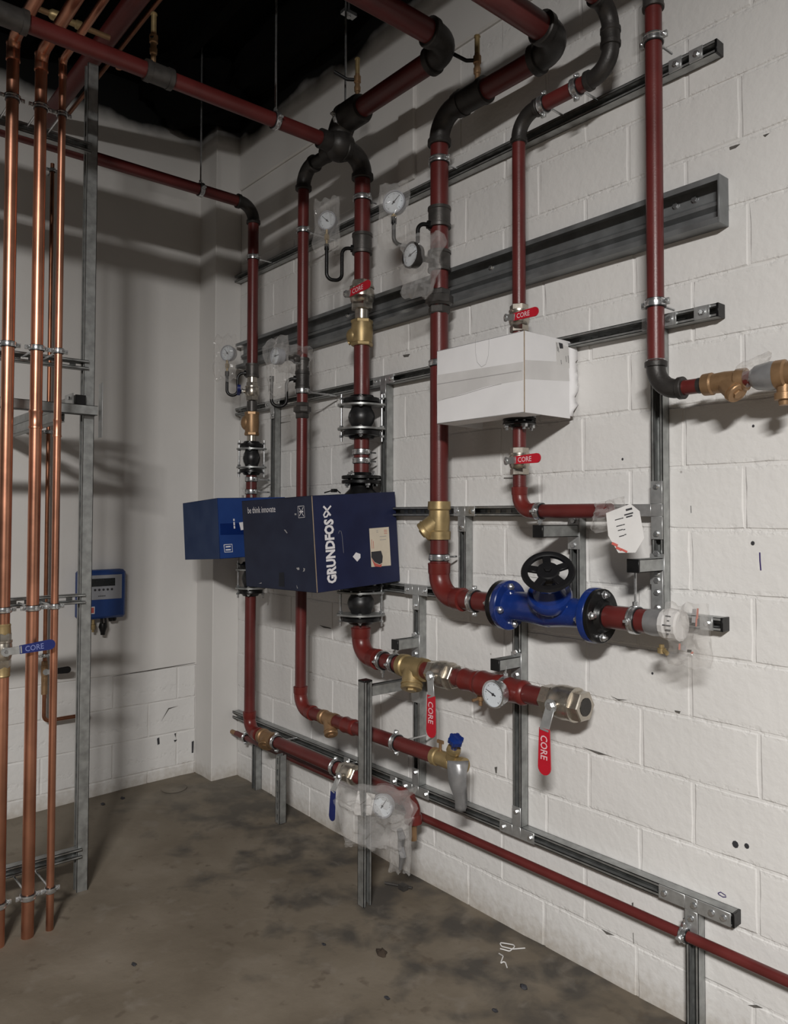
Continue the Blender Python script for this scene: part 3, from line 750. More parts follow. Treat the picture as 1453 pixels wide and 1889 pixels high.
# stub arms standing out from the uprights
def stub(lab_, x, z, w1, face=-X3):
    t = cstrut(lab_, V(x, .046, z), V(x, w1, z), Z3, caps=(False, True), name='bracket_arm', cat='bracket')
    MB().box(V(x, .0475, z + .004), .026, .0025, .05, None, .001).build('base_plate', 'zincp', t)
    for dz in (-.032, .056):
        MB().hexa(V(x, .049, z + dz), OUT, .010, .008).build('bolt', 'zinc', t)
    return t
stub('bracket arm with black end cap over the pump line strainer', x4_, 1.0605, .165)
stub('bracket arm with black end cap just above the dial thermometer', x5_, 1.0596, .165)
stub('bracket arm with black end cap right of the blue gate valve', x6_, 1.46, .185)
stub('bracket arm with black end cap behind the handwheel', x7_, 1.5637, .245)
# free standing post carrying the arm at the lower pump line
PX = 1.689
post = cstrut('free standing galvanised post on the floor carrying an arm to the wall', V(PX - .0205, .335, .035), V(PX - .0205, .335, 0.9492), X3, caps=(False, True), name='post', cat='post')
zarm = 0.9358 - .03
arm_ = cstrut('level arm between the free standing post and the wall upright', V(x4_, .046, zarm - .02), V(x4_, .314, zarm - .02), Z3, name='bracket_arm', cat='bracket')
MB().box(V(x4_, .0475, zarm - .035), .026, .0025, .055, None, .001).build('base_plate', 'zincp', arm_)
foot = cstrut('short galvanised foot under the red pipe at the brass strainer', V(0.7654, .1855, .045), V(0.7654, .1855, .392), WALL, name='post', cat='post')

# ------------------------------------------------------------------ riser 1 (left, small blue carton)
P1, W1, R1 = 0.4354, .165, .030
t = thing('heating_pipe', 'leftmost red riser coming along from the left and dropping beside the room corner', 'pipe', V(P1, W1, .45))
zt = 3.388
pipe(t, (P1, -2.9, zt), V(P1, W1 + .09, zt), R1); elbow(t, V(P1, W1, zt), OUT, -Z3, R1, .085)
pipe(t, V(P1, W1, zt - .085), V(P1, W1, 2.4841), R1)
coupling(t, V(P1, W1, 2.4504), Z3, R1, .075)
MB().cyl(V(P1, W1, 2.3618), V(P1, W1, 2.4168), R1 * .92, 20).build('nipple', 'nickel', t)
MB().cyl(V(P1, W1, 2.1972), V(P1, W1, 2.2764), R1 * .95, 20).build('nipple', 'iron2', t)
MB().cyl(V(P1, W1, 2.027), V(P1, W1, 2.109), R1 * .86, 20).build('nipple', 'nickel', t)
pipe(t, V(P1, W1, 1.7245), V(P1, W1, 1.8937), R1)
pipe(t, V(P1, W1, 0.5207), V(P1, W1, 1.2134), R1)
zb1 = .447
elbow(t, V(P1, W1, zb1), Z3, X3, R1, .07, 'redfit', False)
pipe(t, V(P1 + .07, W1, zb1), V(1.78, W1, zb1), R1)
elbow(t, V(1.7992, W1, zb1), -X3, -Z3, R1, .055, 'redfit', False, 1.05)
MB().cyl(V(1.7992, W1, zb1 - .16), V(1.7992, W1, zb1 - .055), .016, 16).build('drain_stub', 'bronze', t)
flange(t, V(P1, W1, 1.7245), -Z3, R1, .062, .014, 4, .5)
clamp(V(P1, W1, 3.0906), Z3, R1, 'pipe clamp on the leftmost riser just above the top strut', WALL * .12)
clamp((P1, -0.4873, zt), Y3, R1, 'pipe clamp hanging from the thin rod on the leftmost overhead pipe', Z3 * .06)
MB_ = MB().cyl((P1, -0.4873, zt + .055), (P1, -0.4873, 4.22), .005, 10); tag(MB_.build('threaded_rod', 'zinc'), 'thin threaded rod nearest the room corner, hanging a red pipe', 'rod')
clamp(V(P1, W1, 1.8393), Z3, R1, 'upper of the two pipe clamps just above the small blue carton', WALL * .12)
clamp(V(P1, W1, 1.7698), Z3, R1, 'lower of the two pipe clamps just above the small blue carton', WALL * .12)
c_ = V(P1, W1, 2.332)
ballvalve('small nickel ball valve with stubby blue grip above the leftmost bronze check valve', c_, Z3, R1 * .86, .10, (-.45, -.9, 0), c_ + Vector((-.045, -.062, -.008)), c_ + Vector((.012, -.088, .020)), 'bluegrip', None, lw=1.7, thick=.018)
checkvalve('squat bronze check valve above the left black rubber joint', V(P1, W1, 2.1516), R1 * .92, .135, (-.020, -.018, .006), .036, (1, 1, 1.25), 'bronze')
expansion('black rubber joint above the small blue carton', V(P1, W1, 1.9573), .033, .20, .068, 2, .85)
expansion('black rubber joint below the small blue carton', V(P1, W1, 1.2853), .033, .20, .068, 2, .85)
strainer('bronze Y strainer at the foot of the leftmost riser', V(0.6327, W1, zb1), X3, (.45, -.62, -.65), R1, .13, 'bronze', 'y_strainer', .62)
clamp(V(0.7203, W1, zb1), X3, R1, 'pipe clamp right beside the lowest bronze strainer', WALL * .12)
clamp(V(1.2486, W1, zb1), X3, R1, 'pipe clamp left of the low ball valve with the dark blue lever', WALL * .12)
c_ = V(1.3593, W1, zb1)
ballvalve('low nickel ball valve with a dark blue lever hanging down', c_, X3, R1, .12, OUT, c_ + V(-.012, .085, -.06), c_ + V(-.022, .085, -.20), 'bluegrip', None, lw=.9)
sp, se = siphon('black gauge siphon on the leftmost riser', V(P1, W1, 2.4352) + Vector((-.6, -.8, 0)) * .03, (-.6, -.8, 0), .060, .125, .055)
gauge('bagged pressure gauge nearest the room corner', se + Z3 * .105, (.45, -.89, 0), .043, Z3, 2.2, (se - Z3 * .005, se + Z3 * .065), bez='ctrlgrey')
bag('clear bag over the pressure gauge nearest the room corner', se + Z3 * .075 + Vector((.01, -.02, 0)), (.89, .45, 0), Z3, .072, .125, .036, 3, taper=-.1)

# ------------------------------------------------------------------ overhead main, riser 2 and riser 3 with the tee piece
W2, R2 = .25, .027
W3, R3 = .13, .0376
P2 = 1.0742; P3 = 1.3932; XC = P3 - .02
zm = 3.461; zc = 3.352; RM = .043
t = thing('main_pipe', 'thick red overhead pipe along the wall ending in the black tee piece', 'pipe', V(XC, W2, zm))
XE = 2.1276
pipe(t, V(XC + .10, W2, zm), V(XE - .11, W2, zm), RM); elbow(t, V(XE, W2, zm), -X3, OUT, RM, .11)
pipe(t, V(XE, W2 + .11, zm), (XE, -3.2, zm), RM)
MB().tube(fillet([V(XC + .17, W2, zm), V(XC, W2, zm), V(XC, W2, zc)], .085, 8), .058, 24).build('tee_body', 'iron', t)
MB().lathe(V(XC + .05, W2, zm), X3, [(0, .056), (.01, .064), (.11, .064), (.125, .058), (.128, .044)], 24).build('tee_collar', 'iron', t)
MB().ball(V(XC, W2, zc), .074, 20, 11).build('tee_body', 'iron', t)
lc = MB(); lc.cyl(V(XC - .11, W2, zc), V(XC, W2, zc), .042, 20); lc.cyl(V(XC, W2 + .11, zc), V(XC, W3 + .08, zc), .044, 20); lc.build('tee_branch', 'iron', t)
clamp(V(XC + .045, W2, zm), X3, .058, 'pipe clamp around the black tee piece', Z3 * .08)
tag(MB().cyl(V(XC + .045, W2, zm + .075), V(XC + .045, W2, 4.22), .005, 10).build('threaded_rod', 'zinc'), 'threaded rod rising from the black tee piece', 'rod')
vent('brass vent cock with black lever on the thick overhead main', V(XC + .135, W2, zm + .05), .19, (-.06, -.085, 0))
# pipe from the left into the tee
t = thing('heating_pipe', 'long red overhead pipe from upper left into the black tee piece', 'pipe', (XC, -1.5, zc))
pipe(t, (XC, -W2 - .06, zc), (XC, -3.0, zc), .031)
MB().lathe((XC, -1.1157 + .05, zc), OUT, [(0, .031), (0, .041), (.02, .042), (.02, .039), (.09, .039), (.09, .042), (.11, .041), (.11, .031)], 22).build('coupling', 'iron2', t)
MB().lathe((XC, -1.5967, zc), OUT, [(0, .031), (0, .042), (.02, .043), (.02, .039), (.8, .039)], 22).build('coupling', 'iron2', t)
yc = -0.5932
clamp((XC, yc, zc), Y3, .031, 'pipe clamp on the long overhead pipe left of the tee', Z3 * .06)
tag(MB().cyl((XC, yc, zc + .055), (XC, yc, 4.22), .005, 10).build('threaded_rod', 'zinc'), 'threaded rod hanging the long overhead pipe left of the tee', 'rod')
for y in (yc, -0.1996): MB().box((XC, y, 4.195), .025, .025, .006).build('rod_plate', 'zincp', ceil)
rs = MB(); zr0 = 3.9978; rs.cyl((XC, -0.1995, zr0), (XC, -0.1995, 4.2), .006, 10); rs.box((XC, -0.1995, zr0), .018, .035, .008); rs.hexa((XC, -0.1995, zr0 - .02), Z3, .012, .012)
tag(rs.build('threaded_rod', 'zinc'), 'short threaded rod stub with a clip close under the black ceiling', 'rod')
vent('pale brass vent on the black coupling of the overhead pipe, upper left', (XC, -1.142, zc + .035), .20, (.01, -.012, 0))
# riser 2
t = thing('heating_pipe', 'second red riser from the left passing behind the big navy carton', 'pipe', V(P2, W2, .70))
elbow(t, V(P2, W2, zc - .01), X3, -Z3, R2 * 1.15, .08)
MB().cyl(V(P2 + .08, W2, zc - .01), V(XC - .08, W2, zc - .01), R2 * 1.15, 20).build('nipple', 'iron', t)
zb2 = .703
pipe(t, V(P2, W2, zb2 + .075), V(P2, W2, zc - .09), R2)
coupling(t, V(P2, W2, 2.3707), Z3, R2, .075)
coupling(t, V(P2, W2, 2.2985), Z3, R2 * 1.04, .085, 'iron')
union(t, V(P2, W2, 2.1512), Z3, R2)
elbow(t, V(P2, W2, zb2), Z3, X3, R2 * 1.05, .075, 'redfit', False)
pipe(t, V(P2 + .075, W2, zb2), V(2.0329, W2, zb2), R2 * 1.08)
socket(t, V(1.4709, W2, zb2), X3, R2 * 1.08, .09)
clamp(V(P2, W2, 3.0392), Z3, R2, 'pipe clamp high on the second riser near the top strut', WALL * .205)
clamp(V(P2, W2, 2.2451), Z3, R2, 'pipe clamp on the second riser just above its black union', WALL * .205)
clamp(V(1.79, W2, zb2), X3, R2 * 1.08, 'pipe clamp on the low pipe between the post and the drain valve', WALL * .205)
strainer('bronze Y strainer on the low pipe left of the free standing post', V(1.3135, W2, zb2), X3, (.62, -.30, -.72), R2 * .9, .11, 'bronze', 'y_strainer', 1.25)
# drain valve at the end
cx = 2.1105
t = thing('drain_valve', 'brass drain valve with blue knob at the end of the low red pipe', 'valve', V(cx, W2, zb2))
MB().lathe(V(2.0145, W2, zb2), X3, [(0, .026), (0, .034), (.022, .034), (.026, .029), (.05, .030), (.10, .031), (.105, .026), (.14, .026), (.145, .031), (.165, .031), (.165, .02)], 18).build('body', 'brass', t)
kd = Vector((.45, -.25, .82)).normalized()
MB().lathe(V(cx, W2, zb2), kd, [(0, .026), (.055, .024), (.06, .028), (.075, .026)], 16).build('bonnet', 'brass', t)
kn = MB(); kb = V(cx, W2, zb2) + kd * .075; kn.lathe(kb, kd, [(0, .013), (.028, .012), (.03, .016), (.034, .026), (.050, .026), (.053, .018)], 12)
_, u_, v_ = frame(kd)
for k in range(6):
    a = k * math.pi / 3; kn.cyl(kb + kd * .034 + (u_ * math.cos(a) + v_ * math.sin(a)) * .022, kb + kd * .050 + (u_ * math.cos(a) + v_ * math.sin(a)) * .022, .0085, 8)
kn.build('knob', 'valveblue', t)
tc = MB(); tp = V(2.0511, W2, zb2 + .026); tc.cyl(tp, tp + Z3 * .03, .006, 10); tc.box(tp + Z3 * .036, .016, .004, .006); tc.build('test_cock', 'bronze', t)
# strip of grey tape hanging from it
def strip(lab_, x, w, z0, z1, wid):
    m = MB(); n = 14; vs = []; fs = []
    for i in range(n + 1):
        f = i / n; z = z0 + (z1 - z0) * f
        ww = wid * (1.05 - .55 * f) if f > .12 else wid; tw = -.85 + .35 * math.sin(f * 7); d = Vector((math.cos(tw), -math.sin(tw), 0))
        c = V(x + .012 * math.sin(f * 3.5), w + .02 + .015 * math.sin(f * 5), z)
        for s in (-1, 0, 1): vs.append(c + d * s * ww / 2 + d.cross(Z3) * (.006 if s == 0 else 0))
    for i in range(n):
        for j in range(2): fs.append((i * 3 + j, i * 3 + j + 1, (i + 1) * 3 + j + 1, (i + 1) * 3 + j))
    o = m.add(vs, fs).build('tape_strip', 'foil'); sm = o.modifiers.new('s', 'SOLIDIFY'); sm.thickness = .0012
    return tag(o, lab_, 'tape')
strip('strip of grey duct tape hanging from the brass drain valve', 2.1794, .262, 0.7305, 0.5416, .078)
# thermometer and siphon on riser 2
zg = 2.398
gc = V(P2, W2 + .155, zg)
gauge('bagged dial thermometer standing out from the second riser', gc, OUT, .040, Z3, .05, None, 'thermometer', bez='ctrlgrey')
ft = MB(); ft.cyl(gc + WALL * .03, gc + WALL * .155, .012, 14); ft.hexa(gc + WALL * .045, WALL, .019, .02); ft.lathe(gc + WALL * .10, WALL, [(0, .016), (.01, .022), (.03, .022), (.04, .016)], 14)
tag(ft.build('thermometer_pocket', 'iron2'), 'black thermometer pocket joining the bagged dial to the second riser', 'fitting')
bag('clear bag around the thermometer of the second riser', gc + Vector((.0, .01, -.055)), (1, .15, 0), Z3, .075, .145, .045, 11, taper=.15)
bag('clear wrap around the pocket fitting on the second riser', V(P2, W2 + .05, 2.3972), (.2, 1, 0), Z3, .085, .070, .055, 17)
sp, se = siphon('black gauge siphon on the second riser', V(P2, W2, 2.3039) + Vector((-.5, -.86, 0)) * .03, (-.5, -.86, 0), .072, .135, .052)
# riser 3: big pump line
t = thing('heating_pipe', 'third red riser carrying the big navy boxed pump and its lower outlet', 'pipe', V(P3, W3, .95))
zb3 = .990
elbow(t, V(P3, W3, zc - .02), OUT, -Z3, R3 * 1.05, .085)
pipe(t, V(P3, W3, zc - .11), V(P3, W3, 2.6976), R3)
coupling(t, V(P3, W3, 2.9128), Z3, R3, .095)
MB().cyl(V(P3, W3, 2.517), V(P3, W3, 2.6067), R3 * .86, 22).build('nipple', 'nickel', t)
pipe(t, V(P3, W3, 2.1518), V(P3, W3, 2.453), R3)
pipe(t, V(P3, W3, 1.8372), V(P3, W3, 2.0323), R3 * .95)
elbow(t, V(P3, W3, zb3), Z3, X3, R3, .085, 'redfit', False)
pipe(t, V(P3, W3, zb3 + .085), V(P3, W3, 1.1764), R3)
pipe(t, V(P3 + .085, W3, zb3), V(2.4746, W3, zb3), R3 * .93)
for px in (868,): socket(t, V(2.0973, W3, zb3), X3, R3 * .95, .10)
socket(t, V(2.2032, W3, zb3), X3, R3 * 1.08, .13)
socket(t, V(2.3297, W3, zb3), X3, R3 * 1.0, .10)
MB().lathe(V(P3, W3, 1.8068), Z3, [(0, R3), (.006, R3), (.006, R3 * 1.0), (.03, R3)], 20).build('collar', 'iron2', t)
flange(t, V(P3, W3, 1.8068), Z3, R3, .092, .016, 4, .25, blen=.04)
clamp(V(P3, W3, 3.1292), Z3, R3, 'pipe clamp on the third riser below the black bend', WALL * .085)
clamp(V(P3, W3, 1.9334), Z3, R3 * .95, 'upper of the two pipe clamps above the big pump flange', WALL * .085)
clamp(V(P3, W3, 1.8928), Z3, R3 * .95, 'lower of the two pipe clamps above the big pump flange', WALL * .085)
pz = thing('pump', 'black pump body just showing above the big navy carton', 'pump', V(P3, W3, 1.55))
flange(pz, V(P3, W3, 1.8018), -Z3, R3, .092, .016, 4, .25, blen=.04)
MB().lathe(V(P3, W3, 1.7916), -Z3, [(0, .05), (.03, .055), (.06, .085), (.10, .095), (.20, .095), (.26, .06), (.33, .05)], 24).build('volute', 'flange', pz)
MB().lathe(V(P3, W3 + .02, 1.56), OUT, [(0, .075), (.12, .075), (.13, .07), (.24, .07), (.25, .05)], 24).build('motor', 'flange', pz)
flange(pz, V(P3, W3, 1.3013), Z3, R3, .092, .016, 4, .25, blen=.03)
c_ = V(P3, W3, 2.6693)
g0 = (1.4376, -0.235, 2.6504); g1 = (1.5885, -0.235, 2.6623)
ballvalve('nickel ball valve with red lever above the brass check valve on the third riser', c_, Z3, R3, .135, (-.35, -.94, 0), g0, g1, 'redgrip', 'CORE', lw=.78, tmat='letter_p')
checkvalve('brass check valve on the third riser under the red lever valve', V(P3, W3, 2.4921), R3 * .95, .125, (-.026, -.026, -.014), .038, (1, 1, 1.05), 'brass')
expansion('black rubber joint above the big navy carton', V(P3, W3, 2.0958), .043, .215, .092, 2, .85)
expansion('black rubber joint below the big navy carton', V(P3, W3, 1.2313), .043, .20, .092, 2, .85)
for px, l_ in ((706, 'left of the pair of pipe clamps beside the red bend under the navy carton'), (728, 'right of the pair of pipe clamps, against the brass strainer')):
    c0 = V(1.5547 if px == 706 else 1.6371, W3, zb3)
    clamp(c0, X3, R3 * .93, l_, (-Z3 if px == 706 else Z3) * (.075 if px == 706 else .10))
strainer('brass Y strainer of the lower pump line beside the free standing post', V(1.7585, W3, zb3), X3, (.30, -.38, -.87), R3 * .95, .15, 'brass', 'y_strainer', 1.0)
c_ = V(1.9445, W3, zb3)
ballvalve('left lower ball valve with red lever hanging down beside the brass strainer', c_, X3, R3 * .95, .145, OUT, (1.972, -0.225, 0.9242), (1.9722, -0.225, 0.7581), 'redgrip', 'CORE', lw=.95, tmat='letter_p')
c_ = V(2.5498, W3, zb3)
vv = ballvalve('open ended ball valve with long red lever at the end of the pump line', c_, X3, R3 * 1.02, .17, OUT, (2.5436, -0.235, 0.9175), (2.543, -0.235, 0.7612), 'redgrip', 'CORE', lw=1.0, tmat='letter_p')
MB().lathe(c_ + X3 * .075, X3, [(0, R3 * .82), (.012, R3 * .82)], 20).build('bore', 'iron', vv)
clamp(V(2.2769, W3, zb3), X3, R3 * 1.0, 'pipe clamp hung from the arm above the dial thermometer', Z3 * .085)
gc = (2.2918, -0.215, 0.9842)
gauge('large white dial thermometer on the lower pump line', gc, (.03, -1, 0), .049, (.1, 0, 1), 2.85, None, 'thermometer', bez='zinc')
tag(MB().cyl(Vector(gc) + WALL * .03, Vector(gc) + WALL * .085, .014, 14).build('thermometer_pocket', 'brass'), 'brass pocket behind the large white dial thermometer', 'fitting')
dc = thing('drain_cock', 'tiny brass drain cock under the pipe left of the dial thermometer', 'valve', V(2.1495, W3, zb3 - .04))
pp = V(2.1495, W3, zb3 - .036)
MB().lathe(pp, -Z3, [(0, .009), (.012, .009), (.014, .014), (.03, .014), (.032, .008), (.05, .008)], 12).build('body', 'bronze', dc); MB().cyl(pp + V(0, 0, -.022), pp + V(-.01, .035, -.028), .006, 10).build('spout', 'bronze', dc)
sp, se = siphon('black gauge siphon on the third riser', V(P3, W3, 2.888) + Vector((-.45, -.9, 0)) * .04, (-.45, -.9, 0), .072, .155, .062)
gauge('bagged pressure gauge left of the third riser', se + Z3 * .115, (.5, -.87, 0), .043, Z3, 2.4, (se - Z3 * .005, se + Z3 * .07), bez='ctrlgrey')
bag('clear bag over the pressure gauge left of the third riser', se + Z3 * .095, (.87, .5, 0), Z3, .062, .125, .034, 5, taper=-.05)
# ------------------------------------------------------------------ riser 4 with strainer and gate valve
P4, W4, R4 = 1.9334, .145, .0376
za4 = 3.300; zb4 = 1.306
t = thing('heating_pipe', 'fourth red riser dropping left of the white carton to the blue gate valve', 'pipe', V(P4, W4, 1.3))
XE4 = 2.5752
pipe(t, V(XE4, W4 + .11, za4), (XE4, -3.2, za4), .043); elbow(t, V(XE4, W4, za4), -X3, OUT, .043, .11)
pipe(t, V(P4 + .10, W4, za4), V(XE4 - .10, W4, za4), R4 * 1.06)
elbow(t, V(P4, W4, za4), X3, -Z3, R4, .10)
MB().lathe(V(2.0529, W4, za4), X3, [(0, .04), (0, .052), (.02, .053), (.02, .049), (.125, .049), (.125, .053), (.145, .052), (.145, .04)], 24).build('coupling', 'iron', t)
vent('brass vent cock with black lever on the fourth riser near the beam', V(2.149, W4, za4 + .045), .19, (-.065, -.07, 0))
pipe(t, V(P4, W4, zb4 + .10), V(P4, W4, za4 - .10), R4)
coupling(t, V(P4, W4, 2.8704), Z3, R4, .085); coupling(t, V(P4, W4, 2.6878), Z3, R4, .085)
union(t, V(P4, W4, 2.5204), Z3, R4 * .95)
elbow(t, V(P4, W4, zb4), Z3, X3, R4, .095, 'redfit', False)
FX0 = 2.2749; FX1 = 2.7159
pipe(t, V(P4 + .095, W4, zb4), V(FX0, W4, zb4), R4)
clamp(V(P4, W4, 3.1088), Z3, R4, 'pipe clamp on the fourth riser below its black bend', WALL * .1)
clamp(V(P4, W4, 2.2635), Z3, R4, 'pipe clamp on the fourth riser at the corner of the white carton', WALL * .1)
clamp(V(P4, W4, 1.4673), Z3, R4, 'pipe clamp just below the big brass Y strainer', WALL * .1)
clamp(V(2.1325, W4, zb4), X3, R4, 'pipe clamp left of the blue gate valve', WALL * .1)
strainer('big brass Y strainer on the fourth riser', V(P4, W4, 1.6179), Z3, (-.62, -.48, -.62), R4 * .92, .155, 'brass', 'y_strainer', .92)
gv = thing('gate_valve', 'blue flanged gate valve with black handwheel', 'valve', V(FX0, W4, zb4))
flange(gv, V(FX0 + .018, W4, zb4), -X3, R4, .090, .026, 4, .1)
flange(gv, V(FX1 - .018, W4, zb4), X3, R4, .090, .018, 4, -.1)
L_ = FX1 - FX0 - .036
bd = MB(); bd.lathe(V(FX0 + .018, W4, zb4), X3, [(0, .05), (0, .090), (.003, .092), (.023, .092), (.026, .089), (.027, .062), (.045, .052), (L_ * .32, .056), (L_ * .5, .062), (L_ * .68, .052), (L_ - .045, .047), (L_ - .027, .06), (L_ - .026, .089), (L_ - .023, .092), (L_ - .003, .092), (L_, .090), (L_, .05)], 36)
sd_ = Vector((.40, -.58, .71)).normalized(); vc = V((FX0 + FX1) / 2 + .006, W4, zb4)
bd.lathe(vc - sd_ * .02, sd_, [(0, .058), (.06, .064), (.074, .062), (.078, .074), (.084, .077), (.104, .077), (.112, .072), (.116, .058), (.134, .048), (.155, .040), (.156, .018)], 30)
bd.build('body', 'valveblue', gv)
MB().lathe(vc + sd_ * .128, sd_, [(0, .032), (.04, .028), (.044, .024), (.06, .022)], 18).build('gland', 'flange', gv)
wc = vc + sd_ * .203
wh = MB(); wh.lathe(wc, sd_, [(-.006, .067), (-.009, .073), (-.008, .085), (0, .090), (.008, .085), (.009, .073), (.006, .067), (-.006, .067)], 44, False); wh.lathe(wc - sd_ * .008, sd_, [(0, .030), (.004, .038), (.014, .038), (.018, .034)], 24); wh.hexa(wc + sd_ * .010, sd_, .013, .010)
_, u_, v_ = frame(sd_)
for k in range(5):
    a = 2 * math.pi * k / 5 + .45; e = u_ * math.cos(a) + v_ * math.sin(a); wh.box(wc + e * .052, .018, .0135, .0055, (e, sd_.cross(e), sd_), .002)
wh.build('handwheel', 'blackgrip', gv)
for k in range(4):
    a = .15 + k * math.pi / 2; e = Vector((0, math.cos(a), math.sin(a))) * .070
    for x, d in ((FX0 + .044, X3), (FX1 - .044, -X3)):
        p = V(x, W4, zb4) + e; b = MB(); b.hexa(p, d, .0135, .012); b.cyl(p, p + d * .020, .006, 8); b.build('bolt', 'zinc', gv)
weld(gv, V(FX0 - .036, W4, zb4), X3, R4)
t = thing('heating_pipe', 'short red pipe right of the gate valve ending in a taped bag', 'pipe', V(FX1, W4, zb4))
XT = 3.0022
pipe(t, V(FX1, W4, zb4), V(XT - .05, W4, zb4), R4)
cl = clamp(V(2.8368, W4, zb4), X3, R4, 'pipe clamp hung on a long rod right of the gate valve', Z3 * (1.46 - 1.306 - .002))
tp = MB(); xa = 2.8827; xb = 2.9382
tp.lathe(V(xa, W4, zb4), X3, [(0, R4 * 1.05), (.02, R4 * 1.14), (.05, R4 * 1.10), (xb - xa, R4 * 1.16)], 22); tag(tp.build('tape_wrap', 'foil'), 'grey tape wrapped round the pipe end right of the gate valve', 'tape')
lb = MB(); lb.lathe(V(xb, W4, zb4), X3, [(-.002, R4 * 1.18), (.015, R4 * 1.32), (.04, R4 * 1.25), (2.9918 - xb, R4 * 1.30), (2.9918 - xb + .004, R4 * 1.1)], 14, True)
lo = tag(lb.build('paper_wrap', 'paper', ang=12), 'white printed paper wrapped round the pipe end by the open strut', 'label')
for i in range(5):
    a = -.5 + i * .28; d = Vector((0, -math.cos(a), math.sin(a))); p = V(xb + .034 + .004 * (i % 2), W4, zb4) + d * R4 * 1.335
    MB().box(p, .003 + .005 * (i % 3), .0012, .0022, (X3, d.cross(X3), d)).build('print_mark', 'ink', lo)
pbag = bag('clear bag with red print at the pipe end right of the gate valve', V(3.0264, W4 + .03, zb4 - .022), (1, -.1, .05), (0, -.15, 1), .072, .095, .034, 23, rough=.9)
for q_, a, b, m_ in (((3.0866, -0.225, 1.3574), .0028, .015, 'redfaint'), ((3.0831, -0.225, 1.3323), .0022, .012, 'redfaint'), ((3.0768, -0.225, 1.3611), .006, .009, 'inkgrey'), ((3.075, -0.225, 1.3392), .006, .009, 'inkgrey'), ((3.0252, -0.215, 1.254), .003, .009, 'redfaint'), ((3.0387, -0.215, 1.2527), .006, .007, 'inkgrey'), ((3.0554, -0.215, 1.2455), .007, .004, 'crack'), ((3.0637, -0.215, 1.242), .004, .003, 'redfaint')):
    MB().box(q_, a, .0006, b, (Vector((.99, -.1, .1)), Y3, Vector((.08, 0, 1)))).build('print_mark', m_, pbag)
tb = MB(); q = Vector((2.9354, -0.16, 1.2313)); tb.lathe(q + Z3 * .012, -Z3, [(0, .008), (.010, .008), (.011, .013), (.026, .013), (.028, .009)], 12); tb.cyl(q, q + Vector((.025, -.01, -.012)), .007, 10)
tag(tb.build('drain_cock', 'brass'), 'small brass cock poking out below the taped pipe end', 'valve')
# siphon, gauge and thermometer of riser 4
sp, se = siphon('black gauge siphon on the fourth riser', V(P4, W4, 2.8363) + Vector((-.35, -.94, 0)) * .04, (-.35, -.94, 0), .105, .10, .062)
gz = Vector((1.8778, -0.32, 2.9097))
gauge('bagged pressure gauge high beside the fourth riser', Vector((se.x, se.y, gz.z)), (.45, -.89, 0), .046, Z3, .8, (se - Z3 * .005, Vector((se.x, se.y, gz.z - .05))), bez='ctrlgrey')
bag('clear bag over the high pressure gauge beside the fourth riser', Vector((se.x, se.y, gz.z - .055)), (.87, .5, 0), Z3, .064, .135, .034, 8, taper=-.05)
gc = V(P4, W4 + .16, 2.6807)
gauge('dial thermometer half out of its bag beside the fourth riser', gc, (-.06, -1, .02), .050, Z3, .25, None, 'thermometer', bez='iron')
ft = MB(); ft.cyl(gc + WALL * .03, gc + WALL * .15, .011, 14); ft.hexa(gc + WALL * .05, WALL, .018, .02)
tag(ft.build('thermometer_pocket', 'iron2'), 'stem of the thermometer half out of its bag', 'fitting')
bag('crumpled clear bag drooping below the thermometer of the fourth riser', Vector((1.954, -0.27, 2.6395)), (.8, .6, 0), (.20, 0, 1), .085, .125, .05, 14, taper=.25, rough=1.2)

# ------------------------------------------------------------------ riser 5 through the white carton
P5, W5, R5 = 2.3772, .165, .0245
za5 = 3.108
t = thing('heating_pipe', 'fifth red riser passing through the white carton', 'pipe', V(P5, W5, 1.6))
XE5 = 2.7706; zt5 = 3.318
pipe(t, V(XE5, W5 + .07, zt5), (XE5, -3.0, zt5), R5 * 1.05); elbow(t, V(XE5, W5, zt5), OUT, -Z3, R5 * 1.05, .07)
coupling(t, V(XE5, W5, (zt5 + za5) / 2), Z3, R5 * 1.05, .055, 'iron')
elbow(t, V(XE5, W5, za5), Z3, -X3, R5 * 1.05, .075)
pipe(t, V(P5 + .075, W5, za5), V(XE5 - .075, W5, za5), R5 * 1.05)
elbow(t, V(P5, W5, za5), X3, -Z3, R5, .08)
pipe(t, V(P5, W5, 2.375), V(P5, W5, za5 - .08), R5)
zb5 = 1.6534
pipe(t, V(P5, W5, 1.867), V(P5, W5, 2.325), R5)
flange(t, V(P5, W5, 1.9782), -Z3, R5, .060, .010, 4, .5, blen=.02)
pipe(t, V(P5, W5, zb5 + .06), V(P5, W5, 1.8057), R5)
elbow(t, V(P5, W5, zb5), Z3, X3, R5, .06, 'redfit', False)
XL = 2.7319
pipe(t, V(P5 + .06, W5, zb5), V(XL + .03, W5, zb5), R5)
clamp(V(2.4921, W5, za5), X3, R5 * 1.05, 'lower left clamp of the pair on the short sloping-looking pipe under the beam', WALL * .12)
clamp(V(2.6348, W5, za5), X3, R5 * 1.05, 'upper right clamp of the pair on the short pipe under the beam', WALL * .12)
clamp(V(2.4692 , W5, zb5), X3, R5, 'pipe clamp at the red bend over the handwheel', -Z3 * .06)
c_ = V(P5, W5, 2.359)
ballvalve('ball valve with red lever standing on top of the white carton', c_, Z3, R5, .10, (-.45, -.9, 0), (2.4155, -0.24, 2.3443), (2.5278, -0.24, 2.3444), 'redgrip', 'CORE', lw=.85, tmat='letter_p')
c_ = V(P5, W5, 1.8354)
